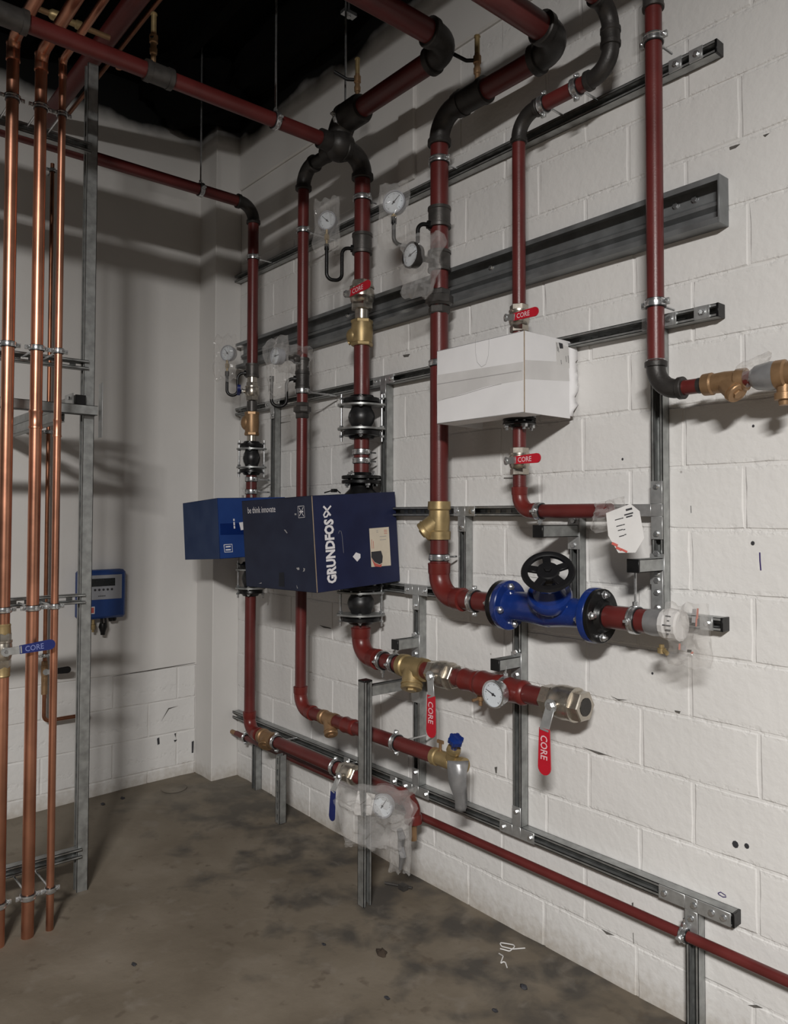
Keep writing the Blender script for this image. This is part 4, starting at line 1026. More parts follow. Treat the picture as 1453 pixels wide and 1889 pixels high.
ballvalve('ball valve with red lever just below the white carton', c_, Z3, R5, .10, (-.45, -.9, 0), (2.4191, -0.24, 1.8334), (2.5352, -0.24, 1.8363), 'redgrip', 'CORE', lw=.85, tmat='letter_p')
mt = thing('heat_meter', 'dark meter flange just showing under the white carton', 'meter', V(P5, W5, 1.9801))
flange(mt, V(P5, W5, 1.9821), Z3, R5, .060, .010, 4, .5, blen=.02)
MB().lathe(V(P5, W5, 1.996), Z3, [(0, .03), (.03, .045), (.12, .045), (.15, .03)], 18).build('body', 'iron2', mt)
# wrapped end of that line
w_ = bag('bagged pipe end with red and grey wrapping left of the tall upright', V(2.7693, .185, 1.6399), (1, 0, .2), Z3, .055, .050, .040, 31, rough=.8)
lp = MB(); c0 = Vector((2.8598, -0.235, 1.6096)); rx = Vector((.93, .25, .26)).normalized(); uz = Vector((-.25, .1, .96)); uz = (uz - rx * uz.dot(rx)).normalized()
poly = [(-.052, .052), (.030, .060), (.052, .030), (.048, -.055), (.012, -.092), (-.040, -.080), (-.060, -.020)]
lp.prism(poly, c0, rx, uz, rx.cross(uz) * -.0015)
wl = tag(lp.build('paper_label', 'paper'), 'white printed paper tag on the bagged pipe end left of the tall upright', 'label')
nn = rx.cross(uz)
for (a, b, w, h) in ((-.018, .012, .010, .013), (-.004, .012, .003, .013), (.018, .030, .014, .002), (.018, .022, .010, .002), (-.018, -.022, .008, .012), (-.006, -.022, .003, .010), (.022, .044, .010, .003)):
    for s in ((-1, 1) if h > .009 else (0,)):
        MB().box(c0 + rx * (a) + uz * (b + s * h * .8) + nn * .0012, w, .0012 if s else h, .0006, (rx, uz, nn)).build('print_mark', 'ink', wl)
for (a, b, w, h) in ((-.045, -.052, .010, .004), (-.035, -.068, .010, .004), (-.020, -.078, .010, .003)):
    MB().box(c0 + rx * a + uz * b + nn * .0012, w, h, .0006, ((rx - uz * .8).normalized(), (uz + rx * .8).normalized(), nn)).build('print_mark', 'redink', wl)

# ------------------------------------------------------------------ riser 6 at the right
P6, W6, R6 = 2.9205, .155, .0262
t = thing('heating_pipe', 'rightmost red riser ending in a black bend and a bronze strainer line', 'pipe', V(P6, W6, 2.0))
zb6 = 2.0244
pipe(t, V(P6, W6, zb6 + .075), V(P6, W6, 3.2586), R6)
coupling(t, V(P6, W6, 3.2673), Z3, R6, .06)
pipe(t, V(P6, W6, 3.2673), V(P6, W6, 4.2), R6)
weld(t, V(P6, W6, zb6 + .098), Z3, R6)
elbow(t, V(P6, W6, zb6), Z3, X3, R6, .075)
pipe(t, V(P6 + .075, W6, zb6), V(3.9, W6, zb6), R6 * .86)
MB().cyl(V(3.0592, W6, zb6), V(3.0744, W6, zb6), R6 * .90, 18).build('collar', 'iron', t)
clamp(V(P6, W6, 3.1395), Z3, R6, 'pipe clamp at the top of the rightmost riser', WALL * .11)
clamp(V(P6, W6, 2.3004), Z3, R6, 'pipe clamp on the rightmost riser at the open cross bracket', WALL * .11)
strainer('bronze Y strainer on the short pipe right of the rightmost riser', V(3.14, W6, zb6), X3, (.70, -.22, -.66), R6 * .92, .125, 'bronze', 'y_strainer', .95)
tp = MB(); xa = 3.2195; xb = 3.2847
tp.lathe(V(xa, W6, zb6), X3, [(0, R6), (.012, R6 * 1.32), (.05, R6 * 1.55), (.075, R6 * 1.45), (xb - xa, R6 * 1.3), (xb - xa + .004, R6)], 18); tag(tp.build('tape_wrap', 'foil'), 'silver tape wrapped round the pipe by the right edge', 'tape')
tb = MB(); q = V(3.3047, W6, zb6); tb.lathe(q - X3 * .02, X3, [(0, .03), (0, .040), (.025, .040), (.03, .034), (.2, .034)], 18); tb.lathe(q, -Z3, [(0, .02), (.05, .02), (.052, .026), (.07, .026), (.072, .016), (.085, .014)], 14)
tag(tb.build('gauge_tee', 'bronze'), 'bronze tee at the right edge of the pipe with silver tape', 'fitting')
bag('scrap of clear film on the silver taped pipe', V(3.2302, .165, zb6 + .02), (1, 0, .3), (0, -.3, 1), .05, .035, .02, 41)

# ------------------------------------------------------------------ thin low pipe
t = thing('thin_pipe', 'thin dark red pipe running low along the wall to the right edge', 'pipe', V(0, .06, .34))
pipe(t, V(.10, .062, .338), V(4.2, .062, .338), .0165)
MB().cyl(V(.045, .062, .338), V(.10, .062, .338), .0135, 14).build('bare_end', 'bronze', t)
clamp(V(2.9475, .062, .338), X3, .0165, 'small pipe clamp on the thin pipe at the right hand strut leg', Z3 * .05, wid=.02)
clamp(V(0.2111, .062, .338), X3, .0165, 'small pipe clamp at the open left end of the thin pipe', WALL * .05, wid=.018)

# ------------------------------------------------------------------ cartons
def carton(name, lab_, x0, x1, w0, w1, z0, z1, ta, tw, mats, back=.17, edge='cardraw'):
    """open backed carton sleeve hung over a pump: ta tilts along x, tw tilts towards the room"""
    a = Vector((1, 0, ta)).normalized(); o = Vector((0, -1, -tw)); o = (o - a * o.dot(a)).normalized(); u = a.cross(-o).normalized()
    if u.z < 0: u = -u
    c = V((x0 + x1) / 2, (w0 + w1) / 2, (z0 + z1) / 2); hx, hw, hz = (x1 - x0) / 2, (w1 - w0) / 2, (z1 - z0) / 2; th = .003
    t = thing(name, lab_, 'carton', c - Z3 * hz)
    R = (a, o, u)
    MB().box(c + o * (hw - th / 2), hx, th / 2, hz, R, .0012).build('front_panel', mats[0], t)
    MB().box(c + a * (hx - th / 2), th / 2, hw, hz, R, .0012).build('side_panel', mats[1], t)
    MB().box(c - a * (hx - th / 2), th / 2, hw, hz, R, .0012).build('side_panel', mats[1], t)
    f = back / (2 * hw)
    for s in (-1, 1): MB().box(c + u * s * (hz - th / 2) + o * (hw * f), hx, hw * (1 - f), th / 2, R, .0012).build('flap', mats[2], t)
    if edge: MB().box(c + a * (hx + .0002) + o * (hw + .0002), .0016, .0016, hz * .992, R, .0006).build('corner_edge', edge, t)
    return t, c, R, (hx, hw, hz)
gx1 = 1.5249
gt, gc_, GR, gh = carton('pump_carton', 'big navy blue cardboard carton with white lettering hung on the third riser', .9254, gx1, .02, .481, 1.3155, 1.7275, .0247, .058, ('navyscuff', 'navy', 'navyscuff'), .22)
ga, go, gu = GR
def gface(k, p):   # push a point straight onto the carton face
    n = ga if k == 's' else go; h = gh[0] if k == 's' else gh[1]; p = Vector(p); q = gc_ + n * h
    return p + n * (q - p).dot(n)
def poly_on(parent, name, mat, pts, n, th=.0007):
    m = MB(); k = len(pts); pts = [Vector(p) for p in pts]
    m.add(pts + [p + n * th for p in pts], [tuple(range(k)), tuple(range(k, 2 * k))] + [(i, (i + 1) % k, k + (i + 1) % k, k + i) for i in range(k)])
    return m.build(name, mat, parent, flat=True)
def ribbon(parent, name, mat, pts, w, n, th=.0007):
    pts = [Vector(p) for p in pts]; L = []; Rr = []
    for i, p in enumerate(pts):
        d = (pts[min(i + 1, len(pts) - 1)] - pts[max(i - 1, 0)]).normalized(); s = n.cross(d)
        L.append(p + s * w / 2); Rr.append(p - s * w / 2)
    m = MB(); k = len(pts)
    m.add([q + n * th for q in L + Rr], [(i, i + 1, k + i + 1, k + i) for i in range(k - 1)])
    return m.build(name, mat, parent, flat=True)
o_ = gface('s', (1.5249, -0.3698, 1.3476)); o2 = gface('s', (1.5249, -0.3885, 1.623))
def fit_text(s, o, ux, uy, h, W, mat, parent, bold=0.0, name='lettering', ext=.0007):
    ob = textmesh(s, o, ux, uy, h, mat, parent, name, 1.0, bold, ext)
    me = ob.data; ux = Vector(ux).normalized(); base = Vector(o)
    off = Vector((0, 0, 0)); p = parent
    while p is not None: off += p.location; p = p.parent
    pr = [(v.co + off - base).dot(ux) for v in me.vertices]; k = W / (max(pr) - min(pr)); mn = min(pr)
    for v, q in zip(me.vertices, pr): v.co += ux * ((q - mn) * k - q)
    return ob
fit_text('GRUNDFOS', o_, gu, go, .045, (o2 - o_).dot(gu), 'letter_w', gt, .045)
ribbon(gt, 'emblem', 'letter_w', [gface('s', (1.5249, -0.4342, 1.6762)), gface('s', (1.5249, -0.4229, 1.667)), gface('s', (1.5249, -0.4115, 1.6532)), gface('s', (1.5249, -0.3972, 1.637))], .009, ga)
ribbon(gt, 'emblem', 'letter_w', [gface('s', (1.5249, -0.3946, 1.6789)), gface('s', (1.5249, -0.4087, 1.6648)), gface('s', (1.5249, -0.4256, 1.6508)), gface('s', (1.5249, -0.4326, 1.6392)), gface('s', (1.5249, -0.4283, 1.63)), gface('s', (1.5249, -0.417, 1.6323)), gface('s', (1.5249, -0.4086, 1.6439))], .0075, ga)
poly_on(gt, 'white_patch', 'letter_w', [gface('s', (1.5249, -0.2796, 1.4566)), gface('s', (1.5249, -0.2618, 1.4751)), gface('s', (1.5249, -0.2376, 1.4672)), gface('s', (1.5249, -0.2376, 1.4505)), gface('s', (1.5249, -0.2556, 1.4344))], ga)
ribbon(gt, 'handle_cut', 'inkgrey', [gface('s', (1.5249, -0.3565, 1.5597)), gface('s', (1.5249, -0.3508, 1.5714)), gface('s', (1.5249, -0.3421, 1.569)), gface('s', (1.5249, -0.3361, 1.5454)), gface('s', (1.5249, -0.333, 1.51)), gface('s', (1.5249, -0.3299, 1.4747))], .0012, ga)
lbl = poly_on(gt, 'shipping_label', 'labelcream', [gface('s', (1.5249, -0.1861, 1.5794)), gface('s', (1.5249, -0.0724, 1.5859)), gface('s', (1.5249, -0.0622, 1.41)), gface('s', (1.5249, -0.1761, 1.4073))], ga)
poly_on(lbl, 'label_picture', 'ink', [gface('s', (1.5249, -0.1764, 1.4751)), gface('s', (1.5249, -0.12, 1.4784)), gface('s', (1.5249, -0.1104, 1.4536)), gface('s', (1.5249, -0.1135, 1.4243)), gface('s', (1.5249, -0.1293, 1.4176)), gface('s', (1.5249, -0.1575, 1.4284)), gface('s', (1.5249, -0.1763, 1.4508))], ga, .0013)
poly_on(lbl, 'label_picture', 'redink', [gface('s', (1.5249, -0.1763, 1.4484)), gface('s', (1.5249, -0.1575, 1.4259)), gface('s', (1.5249, -0.1293, 1.4151)), gface('s', (1.5249, -0.1166, 1.4195)), gface('s', (1.5249, -0.1197, 1.405)), gface('s', (1.5249, -0.1575, 1.4089))], ga, .0013)
for i, (a, c) in enumerate(((gface('s', (1.5249, -0.1013, 1.5713)), gface('s', (1.5249, -0.0821, 1.5711))), (gface('s', (1.5249, -0.1013, 1.5639)), gface('s', (1.5249, -0.082, 1.5637))), (gface('s', (1.5249, -0.1012, 1.5566)), gface('s', (1.5249, -0.082, 1.5563))), (gface('s', (1.5249, -0.1735, 1.5308)), gface('s', (1.5249, -0.1715, 1.4895))), (gface('s', (1.5249, -0.1642, 1.5233)), gface('s', (1.5249, -0.1622, 1.4892))), (gface('s', (1.5249, -0.1456, 1.5693)), gface('s', (1.5249, -0.1362, 1.5692))), (gface('s', (1.5249, -0.1456, 1.562)), gface('s', (1.5249, -0.1361, 1.5619))), (gface('s', (1.5249, -0.1266, 1.5422)), gface('s', (1.5249, -0.0884, 1.5441))), (gface('s', (1.5249, -0.1265, 1.5275)), gface('s', (1.5249, -0.0883, 1.5293))))):
    ribbon(lbl, 'print_line', 'redink' if i < 5 else 'inkgrey', [a, c], .0022, ga, .0011)
fit_text('be think innovate', gface('f', (0.9758, -0.481, 1.6469)), ga, gu, .030, (gface('f', (1.2254, -0.481, 1.6563)) - gface('f', (0.9758, -0.481, 1.6469))).dot(ga), 'letter_w', gt, .0)
q = [gface('f', (1.4098, -0.481, 1.6767)), gface('f', (1.4584, -0.481, 1.6786)), gface('f', (1.461, -0.481, 1.6298)), gface('f', (1.4125, -0.481, 1.6273))]
ribbon(gt, 'icon', 'letter_w', q + [q[0]], .0022, go); ribbon(gt, 'icon', 'letter_w', [gface('f', (1.4184, -0.481, 1.6719)), gface('f', (1.4526, -0.481, 1.6344))], .003, go); ribbon(gt, 'icon', 'letter_w', [gface('f', (1.4522, -0.481, 1.6728)), gface('f', (1.4188, -0.481, 1.6344))], .003, go); ribbon(gt, 'icon', 'letter_w', [gface('f', (1.4207, -0.481, 1.6531)), gface('f', (1.4503, -0.481, 1.6542))], .006, go)
poly_on(gt, 'dark_tape', 'navytape', [gface('f', (1.2336, -0.481, 1.3778)), gface('f', (1.2747, -0.481, 1.3826)), gface('f', (1.2755, -0.481, 1.3175)), gface('f', (1.2252, -0.481, 1.3163))], go)
for a in ([gface('f', (1.2905, -0.481, 1.5739)), gface('f', (1.2994, -0.481, 1.574)), gface('f', (1.3175, -0.481, 1.5599)), gface('f', (1.3131, -0.481, 1.5574))], [gface('f', (1.3763, -0.481, 1.4073)), gface('f', (1.3978, -0.481, 1.4108)), gface('f', (1.4022, -0.481, 1.4016)), gface('f', (1.3893, -0.481, 1.3986))], [gface('f', (1.4318, -0.481, 1.4102)), gface('f', (1.4444, -0.481, 1.4086)), gface('f', (1.4404, -0.481, 1.3967)), gface('f', (1.4278, -0.481, 1.3937)), gface('f', (1.4361, -0.481, 1.4035))], [gface('f', (1.3823, -0.481, 1.6462)), gface('f', (1.3952, -0.481, 1.6462)), gface('f', (1.3953, -0.481, 1.6391)), gface('f', (1.3823, -0.481, 1.6391))], [gface('f', (1.047, -0.481, 1.3162)), gface('f', (1.0768, -0.481, 1.3233)), gface('f', (1.0719, -0.481, 1.3179))], [gface('f', (1.3728, -0.481, 1.3316)), gface('f', (1.3816, -0.481, 1.318)), gface('f', (1.3773, -0.481, 1.3177))]):
    poly_on(gt, 'scuff', 'inkgrey', a, go)
ct = MB(); ct.tube([Vector((1.2225, -0.22, 1.7455)), Vector((1.2563, -0.2, 1.7555)), Vector((1.2635, -0.18, 1.761)), Vector((1.2711, -0.16, 1.7432))], .003, 8); ct.box((1.2599, -0.19, 1.7557), .012, .01, .008)
tag(ct.build('cable_tie', 'rubber'), 'black cable tie at the top of the big navy carton', 'cable tie')
# small blue carton on riser 1
bt, bc_, BR, bh = carton('pump_carton', 'small bright blue cardboard carton hung on the leftmost riser', .2106, .62, .05, .459, 1.408, 1.722, .055, .03, ('bluescuff', 'blue', 'bluescuff'), .19, None)
ba, bo, bu = BR
def bface(k, p):
    n = ba if k == 's' else bo; h = bh[0] if k == 's' else bh[1]; p = Vector(p); q = bc_ + n * h
    return p + n * (q - p).dot(n)
poly_on(bt, 'tape_strip', 'bluetape', [bface('s', (0.62, -0.4497, 1.5945)), bface('s', (0.62, -0.2923, 1.5996)), bface('s', (0.62, -0.2918, 1.5366)), bface('s', (0.62, -0.4492, 1.5359))], ba, .0005)
q = [bface('s', (0.62, -0.4302, 1.4852)), bface('s', (0.62, -0.3836, 1.487)), bface('s', (0.62, -0.3816, 1.4475)), bface('s', (0.62, -0.4267, 1.4473))]
ribbon(bt, 'icon', 'letter_w', q + [q[0]], .0035, ba)
for a in ([bface('s', (0.62, -0.4208, 1.4738)), bface('s', (0.62, -0.3913, 1.4759))], [bface('s', (0.62, -0.4207, 1.4584)), bface('s', (0.62, -0.3911, 1.459))]): ribbon(bt, 'icon', 'letter_w', a, .007, ba)
poly_on(bt, 'logo', 'letter_w', [bface('s', (0.62, -0.3404, 1.5998)), bface('s', (0.62, -0.3181, 1.6025)), bface('s', (0.62, -0.3049, 1.5625)), bface('s', (0.62, -0.3305, 1.5598))], ba)
fit_text('.com', bface('s', (0.62, -0.3717, 1.5631)), -bu, -bo * -1, .014, .030, 'letter_w', bt, .0)
for a in ([bface('s', (0.62, -0.3707, 1.6197)), bface('s', (0.62, -0.3699, 1.6083))], [bface('s', (0.62, -0.3699, 1.6027)), bface('s', (0.62, -0.3688, 1.5857))], [bface('s', (0.62, -0.3688, 1.5829)), bface('s', (0.62, -0.3677, 1.5687))]): ribbon(bt, 'print_line', 'letter_w', a, .008, ba)
# white carton on riser 5
wt, wc_, WR, whs = carton('meter_carton', 'white cardboard carton with tape and torn right edge hung on the fifth riser', 2.072, 2.506, .035, .29, 1.99, 2.272, .0, .0, ('cardw', 'cardw', 'cardw'), .16)
wa, wo, wu = WR
def wface(k, p):
    p = Vector(p); n = wa if k == 's' else wo; h = whs[0] if k == 's' else whs[1]; return p + n * ((wc_ + n * h) - p).dot(n)
poly_on(wt, 'tape_strip', 'cardtape', [wface('f', (2.0734, -0.29, 2.1788)), wface('f', (2.5018, -0.29, 2.165)), wface('f', (2.5016, -0.29, 2.1016)), wface('f', (2.3387, -0.29, 2.1023)), wface('f', (2.0735, -0.29, 2.076))], wo, .0005)
poly_on(wt, 'tape_strip', 'cardtape', [wface('s', (2.506, -0.2864, 2.1704)), wface('s', (2.506, -0.0448, 2.1953)), wface('s', (2.506, -0.0389, 2.1268)), wface('s', (2.506, -0.2867, 2.1051))], wa, .0005)
ribbon(wt, 'flap_seam', 'inkgrey', [wface('f', (2.0735, -0.29, 2.1431)), wface('f', (2.2024, -0.29, 2.1403)), wface('f', (2.3387, -0.29, 2.1374)), wface('f', (2.4945, -0.29, 2.1343))], .0022, wo, .0010)
ribbon(wt, 'flap_seam', 'inkgrey', [wface('f', (2.1006, -0.29, 2.0812)), wface('f', (2.2024, -0.29, 2.0855)), wface('f', (2.3387, -0.29, 2.0984)), wface('f', (2.4032, -0.29, 2.1015))], .001, wo, .0010)
ribbon(wt, 'handle_cut', 'inkgrey', [wface('f', (2.2774, -0.29, 2.2815)), wface('f', (2.2774, -0.29, 2.2336)), wface('f', (2.2855, -0.29, 2.1965)), wface('f', (2.307, -0.29, 2.1754)), wface('f', (2.3283, -0.29, 2.1821)), wface('f', (2.3415, -0.29, 2.2133)), wface('f', (2.3442, -0.29, 2.2735))], .0012, wo, .0009)
sl = poly_on(wt, 'shipping_label', 'paper', [wface('s', (2.506, -0.1199, 2.2592)), wface('s', (2.506, -0.0476, 2.2503)), wface('s', (2.506, -0.0321, 2.1732)), wface('s', (2.506, -0.1142, 2.1782))], wa, .0006)
poly_on(sl, 'label_picture', 'ink', [wface('s', (2.506, -0.1013, 2.2581)), wface('s', (2.506, -0.0793, 2.2575)), wface('s', (2.506, -0.0763, 2.2402)), wface('s', (2.506, -0.0951, 2.2375))], wa, .0012)
for a in ([wface('s', (2.506, -0.1137, 2.2562)), wface('s', (2.506, -0.1077, 2.2259))], [wface('s', (2.506, -0.106, 2.2417)), wface('s', (2.506, -0.1015, 2.2229))], [wface('s', (2.506, -0.0606, 2.2149)), wface('s', (2.506, -0.0576, 2.1936))], [wface('s', (2.506, -0.0479, 2.2186)), wface('s', (2.506, -0.0448, 2.1913))], [wface('s', (2.506, -0.0891, 2.1972)), wface('s', (2.506, -0.0861, 2.1819))]):
    ribbon(sl, 'print_line', 'ink', a, .0022, wa, .0011)
# torn card edge along its back
te = MB(); r2 = random.Random(4); k = 14; vs = []
for i in range(k + 1):
    z = 2.000 + .268 * i / k; vs.append(V(2.506, .04, z)); vs.append(V(2.510 + r2.uniform(0, .012), .04 - .012 - r2.uniform(0, .02) - .014 * math.sin(i / k * 3.1), z + r2.uniform(-.008, .008)))
te.add(vs, [(2 * i, 2 * i + 1, 2 * i + 3, 2 * i + 2) for i in range(k)]); ob = te.build('torn_edge', 'cardw', wt); sm = ob.modifiers.new('s', 'SOLIDIFY'); sm.thickness = .003

# ------------------------------------------------------------------ copper rack on the left
XR = 1.045
def crail(lab_, z, y1=-1.165, y0=-2.3, X=.80, opn=X3, caps=(False, False)): return cstrut(lab_, (X, y0, z), (X, y1 - .03, z), opn, name='rack_rail', cat='strut', caps=caps)
RP = cstrut('tall galvanised rack post beside the copper pipes', (.805, -1.165, .02), (.805, -1.165, 3.62), OUT, S=.046, name='rack_post', cat='post')
zr = {1: 3.239, 2: 2.2855, 4: 1.2778, 5: .2008}
crail('topmost rail of the copper pipe rack under the ceiling', zr[1]); crail('rail of the copper pipe rack above the thick crossbeam', zr[2]); crail('rail of the copper pipe rack at the wall controller height', zr[4]); crail('lowest rail of the copper pipe rack near the floor', zr[5])
cstrut('plain crossbeam passing in front of the rack post', (.852, -2.4, 2.107), (.852, -1.165, 2.107), -Z3, name='rack_beam', cat='strut', slots=False)
a1 = cstrut('upper rack arm with black cap reaching back to the wall', (-.20, -1.228, 2.11), (.84, -1.228, 2.11), Z3, caps=(False, True), name='bracket_arm', cat='bracket', slots=False)
MB().box((.80, -1.262, 2.13), .05, .003, .026).build('angle_plate', 'zincp', a1); MB().hexa((.83, -1.268, 2.135), OUT, .008, .008).build('bolt', 'zinc', a1)
cstrut('lower rack arm under the crossbeam reaching back to the wall', (-.20, -1.30, 2.035), (.80, -1.30, 2.035), Z3, name='bracket_arm', cat='bracket', slots=False)
tag(MB().box((.83, -1.138, 2.095), .022, .002, .12, None, .001).build('joint_plate', 'zincp'), 'flat galvanised plate on the right side of the rack post', 'plate')
CP = [(-1.5632, .0225, 'left of the three copper pipes in the rack, with the blue lever valve', 'left copper pipe'), (-1.4609, .0225, 'middle of the three copper pipes in the rack, crossing behind the blue lever', 'middle copper pipe'), (-1.3805, .0142, 'thinnest and rightmost of the copper pipes in the rack', 'thin right copper pipe')]
ctop = [3.4667, 3.4543, 3.4617]
sleeves = [[3.4197], [3.4185, 2.0068], [3.4288, 1.9793]]
for i, (y, r, l_, nm) in enumerate(CP):
    t = thing('copper_pipe', l_, 'pipe', (XR, y, .02))
    pts = [(XR, y, .005), (XR, y, ctop[i]), (4.6, y, ctop[i])]
    MB().tube(fillet([Vector(p) for p in pts], r * 2.2, 8), r, 24).build('pipe', 'copper', t)
    for z in sleeves[i]:
        MB().lathe((XR, y, z - .035), Z3, [(0, r), (0, r * 1.14), (.006, r * 1.16), (.010, r * 1.07), (.060, r * 1.07), (.064, r * 1.16), (.070, r * 1.14), (.070, r)], 22).build('press_sleeve', 'copper', t)
    for k, z in zr.items():
        where = {1: 'topmost rail', 2: 'rail above the crossbeam', 4: 'controller height rail', 5: 'lowest rail'}[k]
        clamp((XR, y, z - (.0 if k != 5 else .02)), Z3, r, 'pipe clamp of the %s on the %s' % (nm, where), (-(XR - .845), 0, .0), lug=Y3, wid=.018)
t = thing('vent_pipe', 'short bronze pipe with small valve near the ceiling at upper left', 'pipe', (1.05, -1.3965, 3.5969))
pa = Vector((1.05, -1.4981, 3.6247)); pb = Vector((1.05, pa.y + .30, pa.z))
MB().cyl(pa, pb, .011, 12).build('pipe', 'bronze', t); MB().lathe(pa + Y3 * .06, Y3, [(0, .012), (.01, .02), (.05, .022), (.06, .013), (.10, .013), (.105, .018), (.125, .018)], 14).build('valve_body', 'brass', t)
# ball valve with the blue lever on the left copper pipe
c_ = Vector((XR, CP[0][0], 1.1259))
bv = ballvalve('ball valve with dark blue lever on the left copper pipe', c_, Z3, .021, .13, X3, c_ + Vector((.052, .045, .004)), c_ + Vector((.052, .172, .014)), 'bluegrip', 'CORE', lw=.9, tmat='letter_b', mat='nickel')
for s in (-1, 1): MB().lathe(c_ + Z3 * s * .06, Z3 * s, [(0, .026), (.01, .027), (.03, .0255), (.035, .027), (.04, .0235)], 20).build('press_end', 'brass', bv)
# dark red pipe and small copper line high up, running out from the back wall
t = thing('heating_pipe', 'dark red pipe near the ceiling running out over the copper rack', 'pipe', (-0.2, -1.0865, 3.8381))
q = Vector((-0.2, -1.1031, 3.8111)); pipe(t, q, q + X3 * 4.3, .042)
q = Vector((-0.2, -1.0091, 3.8434)); tag(MB().cyl(q, q + X3 * 4.3, .011, 12).build('copper_line', 'copperd'), 'thin copper line near the ceiling behind the rack post', 'pipe')
q = Vector((0.95, -1.1673, 3.6337)); tag(MB().tube(fillet([q + Vector((0, -.10, 0)), q, q - Z3 * .0 + Vector((0, .045, 0)), q + Vector((0, .045, -.065))], .028, 6), .013, 12).build('copper_bend', 'copper'), 'small copper bend above the overhead pipe at upper left', 'pipe')
# small copper line on the back wall with black lever valve
XB = -.13; yb = -1.083
t = thing('copper_pipe', 'slim copper pipe on the back wall behind the rack with a bent foot', 'pipe', (XB, yb, .5))
MB().tube(fillet([(XB, yb, 3.55), (XB, yb, .537), (XB, -.86, .537)], .03, 6), .0105, 14).build('pipe', 'copperd', t)
MB().lathe((XB, yb, 0.6809), Z3, [(0, .011), (0, .016), (.10, .016), (.10, .011)], 14).build('sleeve', 'bronze', t)
for py, l_ in ((312, 'small black clamp high on the slim back wall pipe'), (797, 'small black clamp on the slim back wall pipe behind the rack beam'), (1209, 'small clamp on the slim back wall pipe above its valve')):
    clamp((XB, yb, 3.5137 if py == 312 else 2.0844 if py == 797 else 0.8859), Z3, .0105, l_, (-.08, 0, 0), lug=Y3, wid=.016)
c_ = Vector((XB, yb, 0.8025))
ballvalve('small valve with black lever on the slim back wall pipe', c_, Z3, .012, .11, X3, c_ + Vector((.035, .035, 0)), c_ + Vector((.035, .125, 0)), 'blackgrip', None, lw=1.2, mat='bronze')

# ------------------------------------------------------------------ controller on the back wall
y0, y1_ = -0.9097, -0.6509; zc0, zc1 = 1.0569, 1.3288
t = thing('controller', 'blue wall mounted pump controller with grey display panel', 'controller', (-.16, (y0 + y1_) / 2, zc0))
cy, cz = (y0 + y1_) / 2, (zc0 + zc1) / 2; hy, hz = (y1_ - y0) / 2, (zc1 - zc0) / 2
MB().box((-.167, cy, cz), .044, hy, hz, None, .014).build('housing', 'ctrlblue', t)
pn = MB().box((-.1225, cy, cz + hz * .30), .0016, hy * .80, hz * .50, None, .001).build('display_panel', 'ctrlgrey', t)
MB().box((-.1207, cy - .0, cz + hz * .50), .0012, hy * .50, hz * .16, None, .0006).build('screen', 'lcd', pn)
for k in range(5): MB().lathe((-.1212, cy - hy * .36 + hy * .18 * k, cz + hz * .20), X3, [(0, .0065), (.002, .0065), (.003, .005)], 12).build('button', 'ink', pn)
for k in range(6): MB().box((-.1207, cy - hy * .2 + k * .007, cz - hz * .06), .0003, .0022, .003).build('print_mark', 'ink', pn)
st = MB().box((-.1222, cy - hy * .50, cz - hz * .62), .0008, .018, .020).build('sticker', 'letter_w', t); MB().box((-.1212, cy - hy * .50, cz - hz * .62), .0006, .014, .015).build('sticker_mark', 'redink', st)
for k, (dy, h) in enumerate(((.45, .022), (.60, .022))): MB().lathe((-.165, cy + hy * dy, zc0), -Z3, [(0, .013), (h * .6, .013), (h, .009)], 12).build('cable_gland', 'blackgrip', t)
g = MB(); g.tube(fillet([(-.16, cy + hy * .05, zc0), (-.16, cy + hy * .05, zc0 - .02), (-.16, cy + hy * .0, zc0 - .055)], .01, 4), .008, 10); g.tube([(-.16, cy + hy * .20, zc0), (-.16, cy + hy * .25, zc0 - .05)], .006, 8); g.lathe((-.16, cy + hy * .10, zc0 - .03), -Z3, [(0, .018), (.02, .024), (.05, .014), (.065, .012)], 12); g.build('plug', 'blackgrip', t)
g = MB(); g.lathe((-.16, cy - hy * .32, zc0), -Z3, [(0, .008), (.03, .009), (.032, .014), (.06, .013), (.062, .007), (.075, .007)], 10); g.build('hose_fitting', 'brass', t)

# ------------------------------------------------------------------ bags and litter on the floor side
gb = Vector((1.7605, -0.3, 0.4476))
gauge('dial gauge lying in the big clear bag hung on the post', gb, (.35, -.94, .1), .046, Z3, 1.0, None, bez='ctrlgrey', depth=.03)
bag('big clear plastic bag hung round the free standing post', Vector((1.7946, -0.37, 0.4294)), (.80, .60, 0), (0, 0, 1), .165, .125, .075, 52, nu=20, nv=20, rough=1.25, taper=.25)
bag('smaller crumpled clear bag with grey foil hanging lowest', Vector((1.8385, -0.27, 0.3049)), (.8, .6, 0), (.05, 0, 1), .045, .115, .035, 63, rough=1.3)
fo = MB(); pts = [Vector((1.8697, -0.3, 0.3874)), Vector((1.8946, -0.31, 0.366)), Vector((1.8766, -0.3, 0.3214)), Vector((1.9013, -0.31, 0.2943)), Vector((1.8736, -0.3, 0.2311))]
fo.tube(pts, [.012, .016, .013, .015, .006], 7); tag(fo.build('foil_strip', 'foil'), 'crumpled silver foil in the lowest hanging bag', 'foil')
wp = MB(); wp.prism([(-.04, -.05), (.035, -.045), (.045, .04), (-.03, .05)], (1.6955, -0.345, 0.4508), (.8, .6, 0), (0, .1, .99), Vector((.6, -.8, 0)) * .001); tag(wp.build('paper_slip', 'paper'), 'white paper slip inside the big clear bag', 'paper')
def onfloor(p, h): return Vector((p[0], p[1], floor_z(p[0], p[1]) + h))
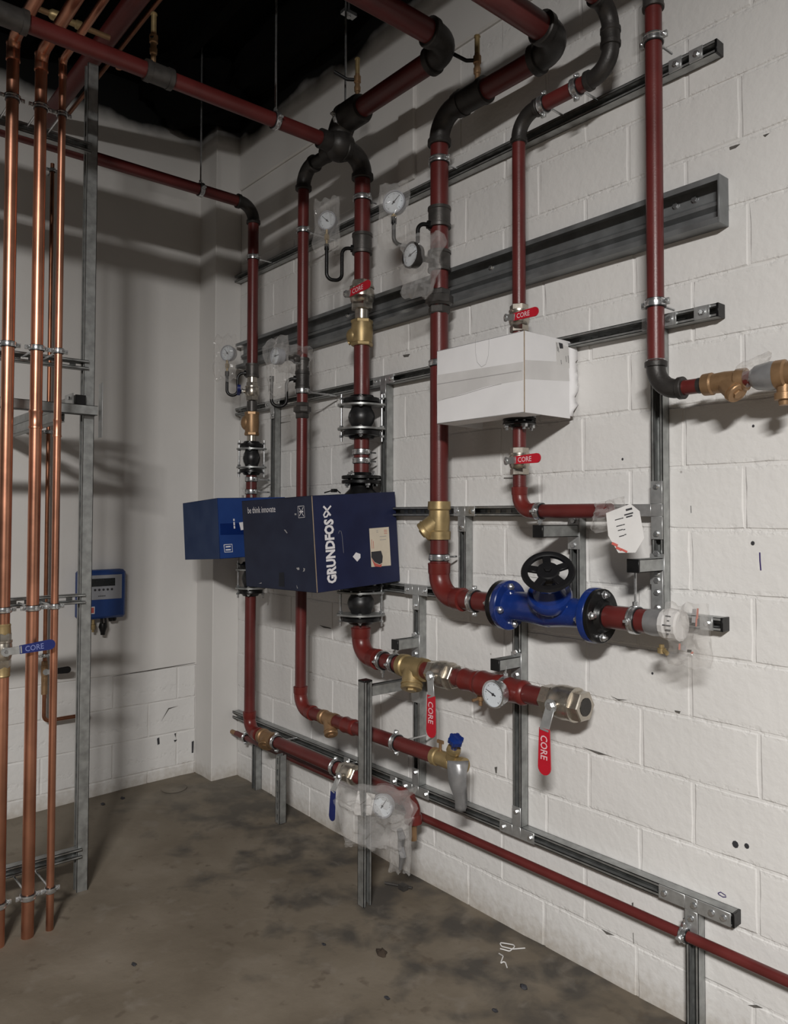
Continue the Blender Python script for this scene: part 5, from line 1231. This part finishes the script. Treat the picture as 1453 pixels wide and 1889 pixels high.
q = onfloor((1.6614, -0.1262, 0.05), .008); rb = MB(); rb.cyl(q + Vector((-.055, -.03, 0)), q + Vector((.055, .03, 0)), .006, 8); rb.box(q + Vector((.03, .0, .004)), .018, .014, .010); tag(rb.build('threaded_offcut', 'iron2'), 'short threaded rod offcut on the floor under the hanging bags', 'offcut')
q = onfloor((-0.027, -0.3927, 0.05), .0035); tag(MB().lathe(q, Z3, [(0, .072), (.004, .072), (.006, .066), (.006, 0)], 28).build('floor_cap', 'floor'), 'round grey cap set in the floor near the room corner', 'cap')
def string(lab_, pxs, r=.0022, mat='paper', amp=.006):
    ps = [onfloor(p, .006 + amp * (i % 2)) for i, p in enumerate(pxs)]
    return tag(MB().tube(fillet(ps, .012, 4), r, 6).build('string_scrap', mat), lab_, 'string')
string('white plastic string scrap lying on the floor toward the bottom right', [(2.323, -0.0767, 0.03), (2.3049, -0.1255, 0.03), (2.2603, -0.1349, 0.03), (2.2455, -0.1303, 0.03), (2.2524, -0.1109, 0.03), (2.2976, -0.0959, 0.03), (2.3008, -0.1358, 0.03), (2.273, -0.1581, 0.03)])
string('short white string end beside the longer scrap on the floor', [(2.2845, -0.1768, 0.03), (2.3129, -0.1852, 0.03), (2.3376, -0.2331, 0.03), (2.3289, -0.1974, 0.03), (2.3614, -0.2198, 0.03)])
r3 = random.Random(5)
for px, py, s, l_ in ((703, 1760, .022, 'largest dark brown crumb in the middle of the floor'), (965, 1822, .014, 'black crumb on the floor below the string scrap'), (247, 1780, .010, 'small dark crumb on the floor at lower left'), (913, 1865, .009, 'small dark crumb near the bottom edge right of the middle'), (190, 1482, .014, 'dark crumb on the floor right of the rack post foot by the wall'), (226, 1472, .013, 'dark chip on the floor by the back wall'), (597, 1743, .008, 'tiny dark chip left of the largest brown crumb'), (714, 1842, .009, 'dark crumb on the floor below the largest brown crumb')):
    q = onfloor({(703, 1760): (2.0025, -0.5021, 0.03), (965, 1822): (2.4675, -0.2575, 0.03), (247, 1780): (1.487, -1.2211, 0.03), (913, 1865): (2.4885, -0.4224, 0.03), (190, 1482): (-0.0719, -0.7844, 0.05), (226, 1472): (-0.0832, -0.672, 0.05), (597, 1743): (1.8178, -0.6289, 0.03), (714, 1842): (2.2142, -0.6497, 0.03)}[(px, py)], s * .25)
    m = MB(); m.ball(q, s, 9, 6, (1.3, .8, .45)); m.v = [p + Vector((r3.uniform(-1, 1), r3.uniform(-1, 1), r3.uniform(-.4, .4))) * s * .25 for p in m.v]
    tag(m.build('debris', 'mud' if s > .02 else 'ink'), l_, 'debris')
# ------------------------------------------------------------------ marks, chips and drilled holes of the wall
def wallmark(name, pts, mat, n=OUT, off=.0035, w=None):
    ps = [Vector(p) + n * off for p in pts]
    if w: return ribbon(wall_r, name, mat, ps, w, n, .0004)
    return poly_on(wall_r, name, mat, ps, n, .0004)
wallmark('pen_mark', [(3.1658, 0.0, 1.529), (3.1663, 0.0, 1.5048), (3.1684, 0.0, 1.4759)], 'purple', w=.004)
wallmark('pen_mark', [(3.027, 0.0, 0.4769), (3.0356, 0.0, 0.4834), (3.0509, 0.0, 0.4793), (3.0525, 0.0, 0.475), (3.0423, 0.0, 0.4712), (3.0286, 0.0, 0.4742), (3.027, 0.0, 0.4769)], 'purple', w=.003)
wallmark('pen_mark', [(2.9499, 0.0, 1.67), (2.9506, 0.0, 1.6474)], 'ink', w=.002)
for px, py, s in ((1357, 1557, .010), (1378, 1560, .0075), (1389, 1002, .006), (1390, 786, .004), (1149, 847, .004), (1204, 1242, .004)):
    c0 = {1357: (3.0828, 0.0, 0.6435), 1378: (3.1173, 0.0, 0.6499), 1389: (3.1453, 0.0, 1.5559), 1390: (3.1508, 0.0, 1.9081), 1149: (2.7012, 0.0, 1.8336), 1204: (2.8092, 0.0, 1.1146)}[px]
    wallmark('drill_hole', [Vector(c0) + Vector((math.cos(k * .785) * s, 0, math.sin(k * .785) * s * 1.1)) for k in range(8)], 'ink')
for pts in ([(2.6501, 0.0, 1.0108), (2.676, 0.0, 1.0061), (2.7143, 0.0, 1.0095), (2.6803, 0.0, 1.0014)], [(2.8878, 0.0, 1.0083), (2.9085, 0.0, 1.0089), (2.9047, 0.0, 1.0012), (2.8896, 0.0, 1.0034)], [(2.5293, 0.0, 0.8072), (2.6001, 0.0, 0.8065), (2.6355, 0.0, 0.8036), (2.5978, 0.0, 0.7984)], [(3.087, 0.0, 2.7825), (3.1075, 0.0, 2.7816), (3.1209, 0.0, 2.78), (3.1074, 0.0, 2.7732), (3.0887, 0.0, 2.7734)], [(3.1898, 0.0, 2.7804), (3.2088, 0.0, 2.7796), (3.1961, 0.0, 2.773)],
            [(2.7259, 0.0, 0.3319), (2.7321, 0.0, 0.3361), (2.7318, 0.0, 0.2892), (2.7276, 0.0, 0.2875)], [(2.7293, 0.0, 0.2342), (2.7314, 0.0, 0.2351), (2.7332, 0.0, 0.1999), (2.7311, 0.0, 0.199)], [(2.1068, 0.0, 0.63), (2.1213, 0.0, 0.6358), (2.1184, 0.0, 0.6093), (2.1126, 0.0, 0.6078)], [(1.541, 0.0, 2.3832), (1.5904, 0.0, 2.3802), (1.5791, 0.0, 2.3695), (1.5487, 0.0, 2.3718)], [(2.1585, 0.0, 1.7902), (2.2066, 0.0, 1.7884), (2.2066, 0.0, 1.7841), (2.1584, 0.0, 1.7859)],
            [(3.1154, 0.0, 0.1819), (3.1411, 0.0, 0.1943), (3.16, 0.0, 0.1941), (3.1346, 0.0, 0.1833)], [(2.6051, 0.0, 0.1961), (2.6358, 0.0, 0.1957), (2.6574, 0.0, 0.1954), (2.627, 0.0, 0.1865)], [(0.8748, 0.0, 1.0616), (0.9728, 0.0, 1.0585), (0.9824, 0.0, 1.054), (0.9145, 0.0, 1.0519)], [(0.4164, 0.0, 2.1688), (0.589, 0.0, 2.165), (0.4283, 0.0, 2.1614)], [(2.5016, 0.0, 1.3406), (2.6567, 0.0, 1.344), (2.59, 0.0, 1.3421)]):
    wallmark('joint_crack', pts, 'crack')
def bmark(name, pts, mat='ink'): return poly_on(wall_b, name, mat, [Vector(p) + X3 * .004 for p in pts], X3, .0004)
for pts in ([(-0.218, -0.4192, 0.3052), (-0.218, -0.4058, 0.3092), (-0.218, -0.4019, 0.2699), (-0.218, -0.4154, 0.266)], [(-0.218, -0.3102, 0.3144), (-0.218, -0.2998, 0.3158), (-0.218, -0.303, 0.2903)], [(-0.218, -0.3132, 0.2759), (-0.218, -0.2924, 0.2753), (-0.218, -0.3061, 0.2615)], [(-0.218, -0.1969, 0.2443), (-0.218, -0.1826, 0.2482), (-0.218, -0.1854, 0.1758), (-0.218, -0.1961, 0.1746)]):
    bmark('hole', pts)
for pts in ([(-0.218, -0.7112, 0.7079), (-0.218, -0.4207, 0.7143), (-0.218, -0.1841, 0.7242), (-0.218, -0.1769, 0.7267), (-0.218, -0.4207, 0.7207)], [(-0.218, -0.3934, 0.4037), (-0.218, -0.3499, 0.4742), (-0.218, -0.2877, 0.4774), (-0.218, -0.3464, 0.4671)]):
    bmark('joint_crack', pts, 'crack')

# ------------------------------------------------------------------ groups of repeats
GROUPS = {'pipe_clamp': 'galvanised pipe clamps of the plant room', 'copper_pipe': 'upright copper pipes on the left', 'ball_valve': 'lever ball valves on the pipes',
          'y_strainer': 'Y strainers in the pipe runs', 'check_valve': 'upright check valves', 'expansion_joint': 'black rubber expansion joints', 'pressure_gauge': 'dial pressure gauges',
          'thermometer': 'dial thermometers', 'siphon_tube': 'black gauge siphons', 'plastic_bag': 'clear plastic bags and film', 'strut_channel': 'galvanised struts on the block wall',
          'bracket_arm': 'bracket arms standing out from struts', 'rack_rail': 'rails of the copper pipe rack', 'pump_carton': 'blue pump cartons', 'threaded_rod': 'hanging threaded rods',
          'air_vent_valve': 'vent cocks on the overhead pipes', 'debris': 'crumbs on the floor', 'heating_pipe': 'red heating pipes', 'string_scrap': 'white string scraps on the floor'}
for o in list(SC.objects):
    if o.parent is None and 'category' in o:
        g_ = GROUPS.get(o.name.split('.')[0])
        if g_: o['group'] = g_
